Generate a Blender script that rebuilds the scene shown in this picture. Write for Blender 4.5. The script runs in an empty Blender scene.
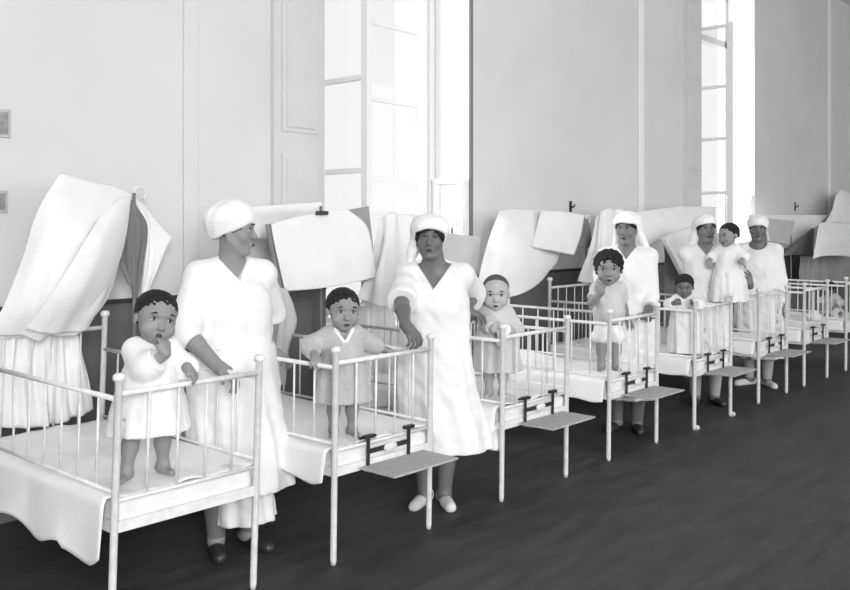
import bpy, bmesh, math, random
import numpy as np
from mathutils import Vector, Matrix

# ------------------------------------------------------------------ camera, light, exposure
S = bpy.context.scene
C = S.collection
FOC = 900.0                       # focal length in pixels of the 850 px frame
HOR = 224.0                       # horizon row
CA, SA = math.cos(math.radians(42)), math.sin(math.radians(42))
FWD = Vector((CA, SA, 0)); RGT = Vector((SA, -CA, 0))
CH = 1.5
cd = bpy.data.cameras.new('camera'); cam = bpy.data.objects.new('camera', cd); C.objects.link(cam)
cam.location = (0, 0, CH)
cam.rotation_euler = (math.pi/2, 0, math.radians(42-90))
cd.sensor_width = 36; cd.lens = FOC/850*36; cd.shift_y = -(295-HOR)/850.0
cd.clip_start = 0.05; cd.clip_end = 200
S.camera = cam

w = bpy.data.worlds.new('world'); S.world = w; w.use_nodes = True
bg = w.node_tree.nodes['Background']; bg.inputs[0].default_value = (1, 1, 1, 1); bg.inputs[1].default_value = 1.15

def area(name, loc, target, sx, sy, power):
    l = bpy.data.lights.new(name, 'AREA'); l.shape = 'RECTANGLE'; l.size = sx; l.size_y = sy; l.energy = power
    o = bpy.data.objects.new(name, l); C.objects.link(o); o.location = loc
    d = Vector(target) - Vector(loc); o.rotation_euler = d.to_track_quat('-Z', 'Y').to_euler()
    return o
# added area lamps, unseen: key behind left of the camera, weak fill at right
area('window_daylight', (-3.4, -5.2, 3.3), (3.2, 3.6, 1.2), 4.0, 3.0, 1080)
area('window_daylight', (7.0, -3.6, 2.8), (7.5, 3.5, 0.9), 3.0, 2.6, 90)

# daylight falling in through the tall windows onto the far reveals
area('window_daylight', (3.2, 7.6, 3.4), (5.65, 4.8, 2.3), 1.6, 2.6, 260)
area('window_daylight', (9.0, 7.6, 3.4), (11.46, 4.8, 2.3), 1.6, 2.6, 200)

S.view_settings.view_transform = 'Standard'; S.view_settings.look = 'None'
S.view_settings.exposure = 0.0; S.view_settings.gamma = 1.0; S.view_settings.use_curve_mapping = False

# ------------------------------------------------------------------ materials
def mat(name, g, rough=0.6, spec=0.3, var=0.0, scale=8.0, bump=0.0, bscale=60.0, sheen=0.0, stretch=(1, 1, 1)):
    m = bpy.data.materials.new(name); m.use_nodes = True
    nt = m.node_tree; b = nt.nodes['Principled BSDF']
    b.inputs['Roughness'].default_value = rough
    b.inputs['Specular IOR Level'].default_value = spec
    b.inputs['Sheen Weight'].default_value = sheen
    b.inputs['Base Color'].default_value = (g, g, g, 1)
    tc = nt.nodes.new('ShaderNodeTexCoord'); mp = nt.nodes.new('ShaderNodeMapping')
    mp.inputs['Scale'].default_value = stretch
    nt.links.new(tc.outputs['Object'], mp.inputs[0])
    if var > 0:
        n = nt.nodes.new('ShaderNodeTexNoise'); n.inputs['Scale'].default_value = scale; n.inputs['Detail'].default_value = 6
        r = nt.nodes.new('ShaderNodeValToRGB')
        a, c = max(0, g*(1-var)), min(1, g*(1+var))
        r.color_ramp.elements[0].position = .3; r.color_ramp.elements[1].position = .7
        r.color_ramp.elements[0].color = (a, a, a, 1); r.color_ramp.elements[1].color = (c, c, c, 1)
        nt.links.new(mp.outputs[0], n.inputs['Vector']); nt.links.new(n.outputs[0], r.inputs[0])
        nt.links.new(r.outputs[0], b.inputs['Base Color'])
    if bump > 0:
        n = nt.nodes.new('ShaderNodeTexNoise'); n.inputs['Scale'].default_value = bscale; n.inputs['Detail'].default_value = 4
        bp = nt.nodes.new('ShaderNodeBump'); bp.inputs['Strength'].default_value = bump; bp.inputs['Distance'].default_value = 0.01
        nt.links.new(mp.outputs[0], n.inputs['Vector']); nt.links.new(n.outputs[0], bp.inputs['Height'])
        nt.links.new(bp.outputs[0], b.inputs['Normal'])
    return m
M = {}
M['enamel'] = mat('white_enamel', .76, .4, .4, .1, 25)
M['iron'] = mat('black_iron', .02, .4, .5)
M['wall'] = mat('painted_plaster', .68, .8, .2, .05, 1.2, .08, 30)
M['wood_paint'] = mat('grey_white_joinery', .64, .55, .3, .04, 6)
M['bright_paint'] = mat('white_joinery', .86, .6, .3)  # white joinery paint, also used to imitate window light on the reveals
M['bead'] = mat('grey_bead', .2, .6)
M['dado'] = mat('grey_dado', .135, .6, .3, .12, 2)
M['dado_line'] = mat('dark_dado_line', .04, .6)
M['ceiling'] = mat('ceiling_white', .8, .9)
M['cloth'] = mat('white_cotton', .85, .9, .1, .03, 6, .25, 14, .2)
M['gown'] = mat('white_gown', .82, .9, .1, .02, 6, .2, 10, .2)
M['sheet'] = mat('bed_sheet', .86, .9, .1, .05, 5, .5, 9, .2)
M['mattress'] = mat('mattress_ticking', .76, .9, .1, .08, 9, .3, 12)
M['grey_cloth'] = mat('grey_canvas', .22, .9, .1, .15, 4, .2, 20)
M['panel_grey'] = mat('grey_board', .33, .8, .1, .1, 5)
M['pale_cloth'] = mat('pale_grey_cotton', .55, .9, .1, .05, 6, .25, 18, .2)
M['smock'] = mat('pale_smock', .56, .9, .1, .04, 10, .35, 40, .2)
M['coat'] = mat('grey_knit_coat', .47, .95, .1, .08, 60, .5, 120, .3)
M['hair'] = mat('black_hair', .017, .7, .3, .4, 60, 1.0, 140)
M['short_hair'] = mat('cropped_hair', .10, .85, .2, .3, 90, .5, 200)
M['skin1'] = mat('skin_medium', .26, .5, .35, .06, 20)
M['skin2'] = mat('skin_brown', .19, .5, .35, .06, 20)
M['skin3'] = mat('skin_dark', .15, .45, .4, .06, 20)
M['skin_child'] = mat('skin_child', .27, .5, .35, .05, 20)
M['skin_pale'] = mat('skin_pale_child', .44, .5, .35, .05, 20)
M['lip'] = mat('lip', .05, .5); M['eye'] = mat('eye_white', .5, .2, .5); M['iris'] = mat('dark_iris', .008, .15, .6)
M['shoe_dark'] = mat('dark_leather', .03, .4, .5)
M['shoe_white'] = mat('white_canvas_shoe', .7, .8)
M['stocking'] = mat('grey_stocking', .15, .8)
M['stocking_pale'] = mat('pale_stocking', .4, .8)
M['tray'] = mat('tray_board', .42, .6, .3, .2, 30, 0, 1, 0, (1, 6, 1))
M['paper'] = mat('grey_print', .3, .7, .2, .3, 40)
M['frame'] = mat('pale_frame', .5, .6)
M['spring'] = mat('wire_spring', .1, .5, .5)
M['porcelain'] = mat('porcelain_knob', .7, .2, .5)
gm = bpy.data.materials.new('window_glass'); gm.use_nodes = True
nt = gm.node_tree; nt.nodes.remove(nt.nodes['Principled BSDF'])
mx = nt.nodes.new('ShaderNodeMixShader'); tr = nt.nodes.new('ShaderNodeBsdfTransparent'); gl = nt.nodes.new('ShaderNodeBsdfGlossy')
gl.inputs['Roughness'].default_value = .03; tr.inputs[0].default_value = (.93, .93, .93, 1); mx.inputs[0].default_value = .07
nt.links.new(tr.outputs[0], mx.inputs[1]); nt.links.new(gl.outputs[0], mx.inputs[2]); nt.links.new(mx.outputs[0], nt.nodes['Material Output'].inputs[0])
M['glass'] = gm
# floor: dark oiled boards running with the room
fm = bpy.data.materials.new('dark_floorboards'); fm.use_nodes = True
nt = fm.node_tree; b = nt.nodes['Principled BSDF']; b.inputs['Specular IOR Level'].default_value = .35
tc = nt.nodes.new('ShaderNodeTexCoord'); mp = nt.nodes.new('ShaderNodeMapping'); mp.inputs['Scale'].default_value = (1, 1, 1)
br = nt.nodes.new('ShaderNodeTexBrick'); br.inputs['Scale'].default_value = 1; br.inputs['Brick Width'].default_value = 2.6
br.inputs['Row Height'].default_value = .14; br.inputs['Mortar Size'].default_value = .003; br.offset = .37
br.inputs['Color1'].default_value = (.044, .044, .044, 1); br.inputs['Color2'].default_value = (.053, .053, .053, 1); br.inputs['Mortar'].default_value = (.036, .036, .036, 1)
n = nt.nodes.new('ShaderNodeTexNoise'); n.inputs['Scale'].default_value = 3.0; n.inputs['Detail'].default_value = 10; n.inputs['Roughness'].default_value = .65
mp2 = nt.nodes.new('ShaderNodeMapping'); mp2.inputs['Scale'].default_value = (.9, 4, 1)
mul = nt.nodes.new('ShaderNodeMix'); mul.data_type = 'RGBA'; mul.blend_type = 'MULTIPLY'; mul.inputs[0].default_value = 1
rp = nt.nodes.new('ShaderNodeValToRGB'); rp.color_ramp.elements[0].color = (.62, .62, .62, 1); rp.color_ramp.elements[1].color = (1.5, 1.5, 1.5, 1)
rp.color_ramp.elements[0].position = .35; rp.color_ramp.elements[1].position = .72
nt.links.new(tc.outputs['Object'], mp.inputs[0]); nt.links.new(mp.outputs[0], br.inputs['Vector'])
nt.links.new(tc.outputs['Object'], mp2.inputs[0]); nt.links.new(mp2.outputs[0], n.inputs['Vector']); nt.links.new(n.outputs[0], rp.inputs[0])
nt.links.new(br.outputs[0], mul.inputs[6]); nt.links.new(rp.outputs[0], mul.inputs[7]); nt.links.new(mul.outputs[2], b.inputs['Base Color'])
rr = nt.nodes.new('ShaderNodeMapRange'); rr.inputs[3].default_value = .45; rr.inputs[4].default_value = .75
nt.links.new(n.outputs[0], rr.inputs[0]); nt.links.new(rr.outputs[0], b.inputs['Roughness'])
M['floor'] = fm

# ------------------------------------------------------------------ helpers
def P(px, py, Y):
    """world point on the plane y = Y that the photograph shows at (px, py)"""
    u, v = (px-425)/FOC, (py-HOR)/FOC
    t = Y/(SA - u*CA)
    return Vector((t*(CA+u*SA), Y, CH - v*t))
def PZ(px, py, z):
    u, v = (px-425)/FOC, (py-HOR)/FOC
    t = (CH-z)/v
    return Vector((t*(CA+u*SA), t*(SA-u*CA), z))
def obj(name, me, m=None, parent=None, smooth=False):
    if isinstance(me, bmesh.types.BMesh):
        bm = me; me = bpy.data.meshes.new(name); bm.normal_update(); bm.to_mesh(me); bm.free()
    o = bpy.data.objects.new(name, me); C.objects.link(o)
    if m: me.materials.append(m)
    if parent: o.parent = parent
    if smooth: me.polygons.foreach_set('use_smooth', [True]*len(me.polygons))
    return o
def tag(o, label, cat, group=None, kind=None):
    o['label'] = label; o['category'] = cat
    if group: o['group'] = group
    if kind: o['kind'] = kind
    return o
def empty(name, loc, rz, label, cat, group=None):
    o = bpy.data.objects.new(name, None); C.objects.link(o); o.empty_display_size = .1
    o.location = loc; o.rotation_euler = (0, 0, rz)
    return tag(o, label, cat, group)
def box(bm, x0, x1, y0, y1, z0, z1, bev=0):
    r = bmesh.ops.create_cube(bm, size=1)
    for v in r['verts']:
        v.co = Vector(((x0+x1)/2+v.co.x*(x1-x0), (y0+y1)/2+v.co.y*(y1-y0), (z0+z1)/2+v.co.z*(z1-z0)))
    if bev:
        es = list({e for v in r['verts'] for e in v.link_edges})
        bmesh.ops.bevel(bm, geom=es, offset=bev, segments=2, profile=.5, affect='EDGES')
def tube(bm, pts, r, n=10, caps=True):
    pts = [Vector(p) for p in pts]
    rs = r if isinstance(r, (list, tuple)) else [r]*len(pts)
    rings = []; prev = None
    for i, p in enumerate(pts):
        a = pts[max(i-1, 0)]; c = pts[min(i+1, len(pts)-1)]
        t = (c-a).normalized()
        if prev is None:
            s = t.orthogonal().normalized()
        else:
            s = (prev - t*prev.dot(t)).normalized()
        prev = s; q = t.cross(s)
        rings.append([bm.verts.new(p+(s*math.cos(2*math.pi*k/n)+q*math.sin(2*math.pi*k/n))*rs[i]) for k in range(n)])
    for a, c in zip(rings, rings[1:]):
        for k in range(n):
            bm.faces.new((a[k], a[(k+1) % n], c[(k+1) % n], c[k]))
    if caps:
        bm.faces.new(rings[0][::-1]); bm.faces.new(rings[-1])
def tube_obj(name, pts, r, m, parent=None, n=10):
    bm = bmesh.new(); tube(bm, pts, r, n); return obj(name, bm, m, parent, True)
def box_obj(name, dims, m, parent=None, bev=0):
    bm = bmesh.new(); box(bm, *dims, bev); return obj(name, bm, m, parent)
def structure(o): o['kind'] = 'structure'; return o

def catmull(pts, n):
    """pts: (k, d) array -> n samples"""
    pts = np.asarray(pts, float); k = len(pts)
    e = np.vstack([2*pts[0]-pts[1], pts, 2*pts[-1]-pts[-2]])
    out = []
    for s in np.linspace(0, k-1, n):
        i = min(int(s), k-2); t = s-i
        p0, p1, p2, p3 = e[i], e[i+1], e[i+2], e[i+3]
        out.append(.5*((2*p1)+(-p0+p2)*t+(2*p0-5*p1+4*p2-p3)*t*t+(-p0+3*p1-3*p2+p3)*t**3))
    return np.array(out)
def cloth_mesh(rows, nu=40, nv=40, thick=.006, fold=.0, nf=5, seed=0, crumple=.004, foldgrow=True):
    """rows of world points; smooth sheet with folds running down it and a real thickness"""
    rng = np.random.RandomState(seed)
    k = [catmull([list(p) for p in r], nu) for r in rows]
    g = np.array([catmull([r[i] for r in k], nv) for i in range(nu)])      # nu, nv, 3
    du = np.gradient(g, axis=0); dv = np.gradient(g, axis=1)
    nr = np.cross(du, dv); nr /= (np.linalg.norm(nr, axis=2, keepdims=True)+1e-9)
    U, V = np.meshgrid(np.linspace(0, 1, nu), np.linspace(0, 1, nv), indexing='ij')
    ph = rng.uniform(0, 6.28, 8)
    d = fold*np.sin(2*math.pi*nf*U+ph[0]+1.2*np.sin(3*V+ph[1]))*(V if foldgrow else 1)
    d += fold*.5*np.sin(2*math.pi*nf*1.7*U+ph[2]-2*V)*(V if foldgrow else 1)
    for i in range(4):
        a, b2 = rng.uniform(-9, 9, 2); d += crumple*np.sin(a*U+b2*V+ph[3+i])
    g = g+nr*d[..., None]
    vs = g.reshape(-1, 3); top = vs+nr.reshape(-1, 3)*thick/2; bot = vs-nr.reshape(-1, 3)*thick/2
    N = nu*nv; fs = []
    for i in range(nu-1):
        for j in range(nv-1):
            a = i*nv+j; q = (a, a+nv, a+nv+1, a+1)
            fs.append(q); fs.append(tuple(N+x for x in q[::-1]))
    edge = [(i*nv) for i in range(nu)]+[(nu-1)*nv+j for j in range(1, nv)]+[i*nv+nv-1 for i in range(nu-2, -1, -1)]+[j for j in range(nv-2, 0, -1)]
    for a, b2 in zip(edge, edge[1:]+edge[:1]):
        fs.append((b2, a, N+a, N+b2))
    me = bpy.data.meshes.new('cloth'); me.from_pydata(np.vstack([top, bot]).tolist(), [], fs); me.update()
    return me
def cloth(name, rows, m, label=None, cat=None, group=None, parent=None, **k):
    o = obj(name, cloth_mesh(rows, **k), m, parent, True)
    if label: tag(o, label, cat, group)
    return o
# ------------------------------------------------------------------ room
WY = 4.6                           # inner face of the window wall
HC = 5.0
RD = .42                           # depth of the window reveals
def wall_window():
    bm = bmesh.new()
    wins = [(-1.71, -.15), (4.09, 5.65), (9.86, 11.46), (15.66, 17.26)]
    xs = -4.0
    for a, c in wins:
        box(bm, xs, a, WY, WY+.5, 0, HC); box(bm, a, c, WY, WY+.5, 0, .75); box(bm, a, c, WY, WY+.5, 4.5, HC); xs = c
    box(bm, xs, 19, WY, WY+.5, 0, HC)
    structure(obj('wall_back', bm, M['wall']))
    for i, (a, c) in enumerate(wins):
        fr = empty('window_%d' % (i+1), ((a+c)/2, WY+RD, .75), 0, 'tall casement window with one leaf swung open', 'window')
        del fr['label']; del fr['category']; structure(fr)
        hw = (c-a)/2
        bm = bmesh.new()
        y0, y1 = -.05, .05
        box(bm, -hw, -hw+.06, y0, y1, 0, 3.75); box(bm, hw-.06, hw, y0, y1, 0, 3.75)
        box(bm, -hw, hw, y0, y1, 3.69, 3.75); box(bm, -hw, hw, y0, y1, 3.06, 3.14); box(bm, -hw, hw, y0, y1, 0, .06)
        structure(obj('window_frame', bm, M['bright_paint'], fr))
        box_obj('pane', (-hw+.06, hw-.06, -.003, .003, 3.14, 3.69), M['glass'], fr)
        def leaf(lx0, lx1, parent, nm):
            bm = bmesh.new(); s = .055
            box(bm, lx0, lx0+s, -.022, .022, .07, 3.05); box(bm, lx1-s, lx1, -.022, .022, .07, 3.05)
            for z in (.07, 1.09, 1.71, 2.31, 3.0):
                box(bm, lx0+s, lx1-s, -.015, .015, z, z+.035)
            o = obj(nm, bm, M['bright_paint'], parent)
            box_obj('pane', (lx0+s, lx1-s, -.003, .003, .1, 3.02), M['glass'], o)
            return o
        if i != 2: leaf(0.0, hw-.07, fr, 'casement')
        o = leaf(0, .74, fr, 'casement'); o.location = (-hw+.08, -.03, 0); o.rotation_euler = (0, 0, -math.pi/2)
        # lower panelled facing of the far reveal
        bm = bmesh.new()
        box(bm, hw-.03, hw-.001, -RD+.03, -.06, 0, 1.08); box(bm, hw-.05, hw-.03, -RD+.03, -RD+.09, 0, 1.1)
        box(bm, hw-.05, hw-.03, -.12, -.06, 0, 1.1); box(bm, hw-.055, hw-.001, -RD+.02, -.06, 1.08, 1.12)
        structure(obj('reveal_panel', bm, M['bright_paint'], fr))
    return wins
wins = wall_window()
structure(box_obj('floor', (-4, 19, -6, 5.2, -.1, 0), M['floor']))
structure(box_obj('ceiling', (-4, 19, -6, 5.1, HC, HC+.1), M['ceiling']))
structure(box_obj('wall_left', (-4.1, -4, -6, 5.1, 0, HC), M['wall']))
structure(box_obj('wall_right', (19, 19.1, -6, 5.1, 0, HC), M['wall']))
# dado: dark lower wall with a black line above it
T = [0]
def trim(dims, m, bev=0):
    T[0] += 1
    return structure(box_obj('trim_%d' % T[0], dims, M[m], None, bev))
for a, c in ((-4, -1.71), (-.15, 4.09), (5.65, 9.86), (11.46, 15.66)):
    trim((a, c, WY-.012, WY, 0, 1.06), 'dado'); trim((a, c, WY-.02, WY, 1.06, 1.085), 'dado_line')
for a, c in wins: trim((c-.008, c, WY+.004, WY+RD-.06, 0, 4.5), 'bright_paint')  # paler lining on the far reveals, window light put into the colour
# corner beads, pilasters and folded shutters beside the openings
for c in (5.65, ):
    trim((c-.006, c+.028, WY-.012, WY+.01, 1.0, HC), 'bead')
for k in (0, 5.8, 11.6):
    a = 4.07+k
    trim((a-.42, a-.01, WY-.02, WY, 1.09, HC), 'wood_paint')
    bm = bmesh.new()
    for z0, z1 in ((1.2, 1.95), (2.1, 3.0), (3.15, 4.3)):
        for q in range(2):
            i = .05+.035*q
            y1 = WY-.02-.008*q
            box(bm, a-.42+i, a-.01-i, y1-.01, y1, z0+.03*q, z1-.03*q, .003)
    T[0] += 1; structure(obj('trim_%d' % T[0], bm, M['wood_paint']))
    trim((a-.44, a-.42, WY-.03, WY, 1.09, HC), 'wood_paint')
for x in (3.03, 8.46, 14.3):
    trim((x-.05, x+.05, WY-.02, WY, 1.09, HC), 'bright_paint' if x > 4 else 'wall', .008)
# pictures at the left edge
for (x0, y0, x1, y1, lab) in ((-8, 108, 11, 138, 'small grey print in a pale frame high on the left wall edge'), (-8, 190, 8, 213, 'small grey framed print hanging below the other print')):
    a = P(x0, y0, WY-.01); c = P(x1, y1, WY-.01)
    e = empty('framed_print', ((a.x+c.x)/2, WY-.001, c.z), 0, lab, 'picture', 'prints on the wall')
    hw = (c.x-a.x)/2; hh = a.z-c.z
    box_obj('frame', (-hw, hw, -.012, 0, 0, hh), M['frame'], e, .003)
    box_obj('print', (-hw+.015, hw-.015, -.015, -.011, .015, hh-.015), M['paper'], e)
# iron wall hooks
for (px, y0, y1, lab) in ((573, 201, 212, 'short black iron hook on the wall above the fourth crib canopy'), (797, 202, 211, 'short black iron hook on the grey wall right of the far window')):
    a = P(px, y0, WY-.03); c = P(px, y1, WY-.03)
    e = empty('wall_hook', (a.x, WY, c.z), 0, lab, 'hook', 'iron wall hooks'); h = a.z-c.z
    box_obj('back_plate', (-.018, .018, -.008, 0, 0, h), M['iron'], e)
    tube_obj('peg', [(0, -.005, h*.5), (0, -.04, h*.45), (0, -.05, h*.7)], .008, M['iron'], e)

# ------------------------------------------------------------------ cribs
CW, CL, CY = .63, 1.27, 2.95
def make_crib(label, kind=0):
    t = empty('iron_crib', (0, 0, 0), 0, label, 'crib', 'white iron cribs in a row')
    W, L = CW, CL
    E = M['enamel']
    def post(x, y, h):
        tube_obj('post', [(x, y, .0), (x, y, .02), (x, y, h), (x, y, h+.004), (x, y, h+.008), (x, y, h+.022), (x, y, h+.03)],
                 [.011, .0145, .0145, .02, .023, .023, .014], E, t, 12)
    H0, H1 = .93, 1.03
    for x in (0, W):
        post(x, 0, H0); post(x, L, H1)
    for y, h in ((0, .885), (L, .975)):
        if kind == 1:
            pts = [(x, y, h+.05*math.sin(math.pi*x/W)) for x in np.linspace(0, W, 12)]
        else: pts = [(0, y, h), (W, y, h)]
        tube_obj('end_rail', pts, .011, E, t)
        tube_obj('end_rail', [(0, y, .50), (W, y, .50)], .008, E, t)
        for k in range(1, 5):
            x = W*k/5; hh = h+(.05*math.sin(math.pi*x/W) if kind == 1 else 0)
            tube_obj('spindle', [(x, y, .50), (x, y, hh)], .0055, E, t, 8)
        box_obj('frame_rail', (0, W, y-.006, y+.006, .385, .425), E, t)
    for x in (0, W):
        tube_obj('side_rail', [(x, 0, .865), (x, L, .865)], .010, E, t)
        tube_obj('side_rail', [(x, 0, .53), (x, L, .53)], .007, E, t)
        for k in range(1, 9):
            y = L*k/9
            tube_obj('spindle', [(x, y, .53), (x, y, .865)], .005, E, t, 8)
        box_obj('frame_rail', (x-.006, x+.006, 0, L, .385, .425), E, t)
    bm = bmesh.new()
    for k in range(1, 10): box(bm, .006, W-.006, L*k/10-.015, L*k/10+.015, .398, .404)
    for k in range(1, 5): box(bm, W*k/5-.01, W*k/5+.01, .006, L-.006, .404, .408)
    obj('spring_base', bm, M['spring'], t)
    return t
def latch(t):
    bm = bmesh.new()
    y = -.016
    for x in (.19, .46):
        box(bm, x-.007, x+.007, y-.006, y+.004, .40, .53); box(bm, x-.03, x+.03, y-.012, y+.012, .525, .54)
    box(bm, .19, .46, y-.008, y+.002, .455, .475)
    box(bm, .14, .24, y-.004, y+.012, .526, .536)
    o = obj('latch', bm, M['iron'], t); o['label'] = 'black iron latch'
    b2 = bmesh.new(); bmesh.ops.create_uvsphere(b2, u_segments=14, v_segments=8, radius=.032)
    for v in b2.verts: v.co = Vector((.325+v.co.x*1.4, y-.012+v.co.y*.35, .465+v.co.z*.7))
    obj('handle', b2, M['porcelain'], o, True)
def tray(t):
    o = box_obj('tray', (.14, .57, -.235, -.01, .392, .402), M['tray'], t, .002); o['label'] = 'small grey wooden tray board'
    for x in (.18, .53): tube_obj('tray_bracket', [(x, -.004, .378), (x, -.15, .390)], .005, M['enamel'], o, 6)
def casters(t):
    for x in (0, CW):
        for y in (0, CL):
            bm = bmesh.new(); tube(bm, [(x-.008, y-.02, .018), (x+.008, y-.02, .018)], .018, 14)
            tube(bm, [(x, y, .03), (x, y-.02, .03)], .007, 8)
            obj('caster', bm, M['enamel'], t, True)
def copy_tree(o, parent=None):
    c = o.copy(); C.objects.link(c); c.parent = parent
    for ch in o.children: copy_tree(ch, c)
    return c
CRX = [1.66, 2.68, 3.90, 5.02, 6.19, 7.45, 8.52, 9.72]
CRY = [3.0, 2.95, 2.95, 2.95, 2.93, 2.96, 2.96, 2.96]
LAB = ['nearest white iron crib, at the left edge, without a tray',
       'white iron crib with tray, toddler in grey coat standing at its foot rail',
       'white iron crib beside the second nurse, cropped haired toddler standing in it',
       'white iron crib with the curly haired toddler in short romper',
       'white iron crib on casters holding the small dark child in white gown',
       'white iron crib with arched end rail in front of the fifth nurse',
       'white iron crib at the far right with a crumpled white cloth on its sheet',
       'farthest white iron crib with a dark haired baby, at the right edge']
base = make_crib(LAB[0]); base.location = (CRX[0], CRY[0], 0); base.rotation_euler = (math.radians(0), math.radians(0), 0)
c2 = make_crib(LAB[1]); latch(c2); tray(c2); c2.location = (CRX[1], CRY[1], 0)
cribs = [base, c2]
for i in (2, 3):
    o = copy_tree(c2); o.location = (CRX[i], CRY[i], 0); o['label'] = LAB[i]; cribs.append(o)
o = copy_tree(c2); casters(o); o.location = (CRX[4], CRY[4], 0); o['label'] = LAB[4]; cribs.append(o)
c6 = make_crib(LAB[5], 1); latch(c6); tray(c6); c6.location = (CRX[5], CRY[5], 0); cribs.append(c6)
for i in (6, 7):
    o = copy_tree(c2); o.location = (CRX[i], CRY[i], 0); o['label'] = LAB[i]; cribs.append(o)
def rack(root, s, done=set()):            # the light frames are racked a little out of square
    for ch in root.children_recursive:
        if ch.data.name in done: continue
        done.add(ch.data.name)
        for v in ch.data.vertices: v.co.x += s*(v.co.z-.42)
rack(base, .035); rack(c2, .018); rack(c6, .01)

def mattress(x0, y0, lab, seed):
    rng = random.Random(seed); bm = bmesh.new()
    nx, ny = 22, 36; W, L = CW-.03, CL-.03
    def z(u, v): return .495+.006*math.sin(7*u+seed)+.007*math.sin(9*v+2*seed)+.004*math.sin(23*u+13*v)
    g = [[bm.verts.new((.015+W*i/nx, .015+L*j/ny, z(i/nx, j/ny)-(.012 if i in (0, nx) or j in (0, ny) else 0))) for j in range(ny+1)] for i in range(nx+1)]
    for i in range(nx):
        for j in range(ny): bm.faces.new((g[i][j], g[i+1][j], g[i+1][j+1], g[i][j+1]))
    rim = [g[i][0] for i in range(nx+1)]+[g[nx][j] for j in range(1, ny+1)]+[g[i][ny] for i in range(nx-1, -1, -1)]+[g[0][j] for j in range(ny-1, 0, -1)]
    low = []
    for zz, off in ((.45, .006), (.412, 0)):
        r2 = []
        for v in rim:
            c = Vector((CW/2, CL/2, 0)); d = Vector((v.co.x, v.co.y, 0))-c
            r2.append(bm.verts.new((v.co.x+off*(1 if d.x > 0 else -1)*(abs(d.x) > W/2-.001), v.co.y+off*(1 if d.y > 0 else -1)*(abs(d.y) > L/2-.001), zz)))
        low.append(r2)
    prev = rim
    for r2 in low:
        for k in range(len(rim)):
            k2 = (k+1) % len(rim); bm.faces.new((prev[k2], prev[k], r2[k], r2[k2]))
        prev = r2
    bm.faces.new(prev)
    o = obj('mattress', bm, M['mattress'], None, True); o.location = (x0, y0, 0)
    tag(o, lab, 'mattress', 'crib mattresses')
def sheet(x0, y0, lab, dl, dr, df, seed):
    """a sheet over the mattress falling outside the left side, the right side and a little over the foot"""
    rng = np.random.RandomState(seed); nx, ny = 60, 46
    ph = rng.uniform(0, 6.28, 8)
    dlm = .0
    verts = []; 
    W, L = CW, CL
    prof = []   # cross-section parameter s: (kind, t)
    nl, nt_, nr_ = 14, 30, 10
    vs = []; fs = []
    cols = []
    for j in range(ny+1):
        v = j/ny; y = .02+(L-.05)*v
        row = []
        hemL = dl*(.90+.08*math.sin(7*v+ph[0])+.09*math.sin(19*v+ph[1])+.15*(1-v)+(.10 if v < .22 else 0)-(.12*max(0, 1-v/.06))) if dl else .03
        hemR = dr*(.8+.3*math.sin(6*v+ph[2])) if dr else .02
        top = .507+.006*math.sin(9*v+ph[3])
        for k in range(nl, 0, -1):
            t = k/nl; row.append((-.022-.012*math.sin(17*v+ph[4])*t-.006-.02*t, y, .50-hemL*t))
        for k in range(nt_+1):
            u = k/nt_; row.append((-.018+(W+.036)*u, y, top+.005*math.sin(12*u+6*v+ph[5])+.004*math.sin(25*u-9*v+ph[6])))
        for k in range(1, nr_+1):
            t = k/nr_; row.append((W+.024+.01*math.sin(15*v+ph[7])*t, y, .50-hemR*t))
        cols.append(row)
    g = np.array(cols)
    n = g.shape[1]; me = bpy.data.meshes.new('sheet')
    faces = [(j*n+k, j*n+k+1, (j+1)*n+k+1, (j+1)*n+k) for j in range(ny) for k in range(n-1)]
    me.from_pydata(g.reshape(-1, 3).tolist(), [], faces); me.update()
    o = obj('bed_sheet', me, M['sheet'], None, True); o.location = (x0, y0, 0)
    sm = o.modifiers.new('thick', 'SOLIDIFY'); sm.thickness = .005; sm.offset = 1
    return tag(o, lab, 'sheet', 'sheets on the crib mattresses')
NTH = ['nearest crib with the white gowned toddler', 'crib of the toddler in grey coat', 'crib of the cropped haired toddler', 'crib of the curly haired toddler',
       'crib of the small dark child', 'crib in front of the fifth nurse', 'crib right of the farthest nurse', 'farthest crib at the right edge']
for i in range(8):
    mattress(CRX[i], CRY[i], 'thin pale mattress in the '+NTH[i], i+1)
    sheet(CRX[i], CRY[i], 'rumpled white sheet hanging over the side of the '+NTH[i], [.21, .12, .12, .12, .10, .08, .08, .08][i], [.03, .05, .05, .05, .04, .04, .04, .04][i], 0, 10+i)
# ------------------------------------------------------------------ canopies, hanging boards and their stands at the crib heads
def R3(rows): return [[P(x, y, Y) for (x, y, Y) in r] for r in rows]
def stand(px, top_py, Y, lab, hook=True, arm=None, yfloor=True):
    a = P(px, top_py, Y); e = empty('canopy_stand', (a.x, Y, 0), 0, lab, 'stand', 'iron stands behind the crib heads')
    tube_obj('pole', [(0, 0, .03), (0, 0, a.z)], .009, M['bead'], e)
    bm = bmesh.new(); tube(bm, [(0, 0, 0), (0, 0, .03)], [.07, .05], 18); obj('base', bm, M['bead'], e, True)
    if hook:
        pts = [(.0, 0, a.z-.01)]+[(.035+.035*math.cos(t)*-1, -.0, a.z+.035*math.sin(t)) for t in np.linspace(0, 4.2, 14)]
        tube_obj('hook', pts, .007, M['enamel'], e)
    if arm:
        q = [P(*p)-e.location for p in arm]; tube_obj('arm', [(0, 0, a.z-.02)]+q, .007, M['bead'], e)
    return e
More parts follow.
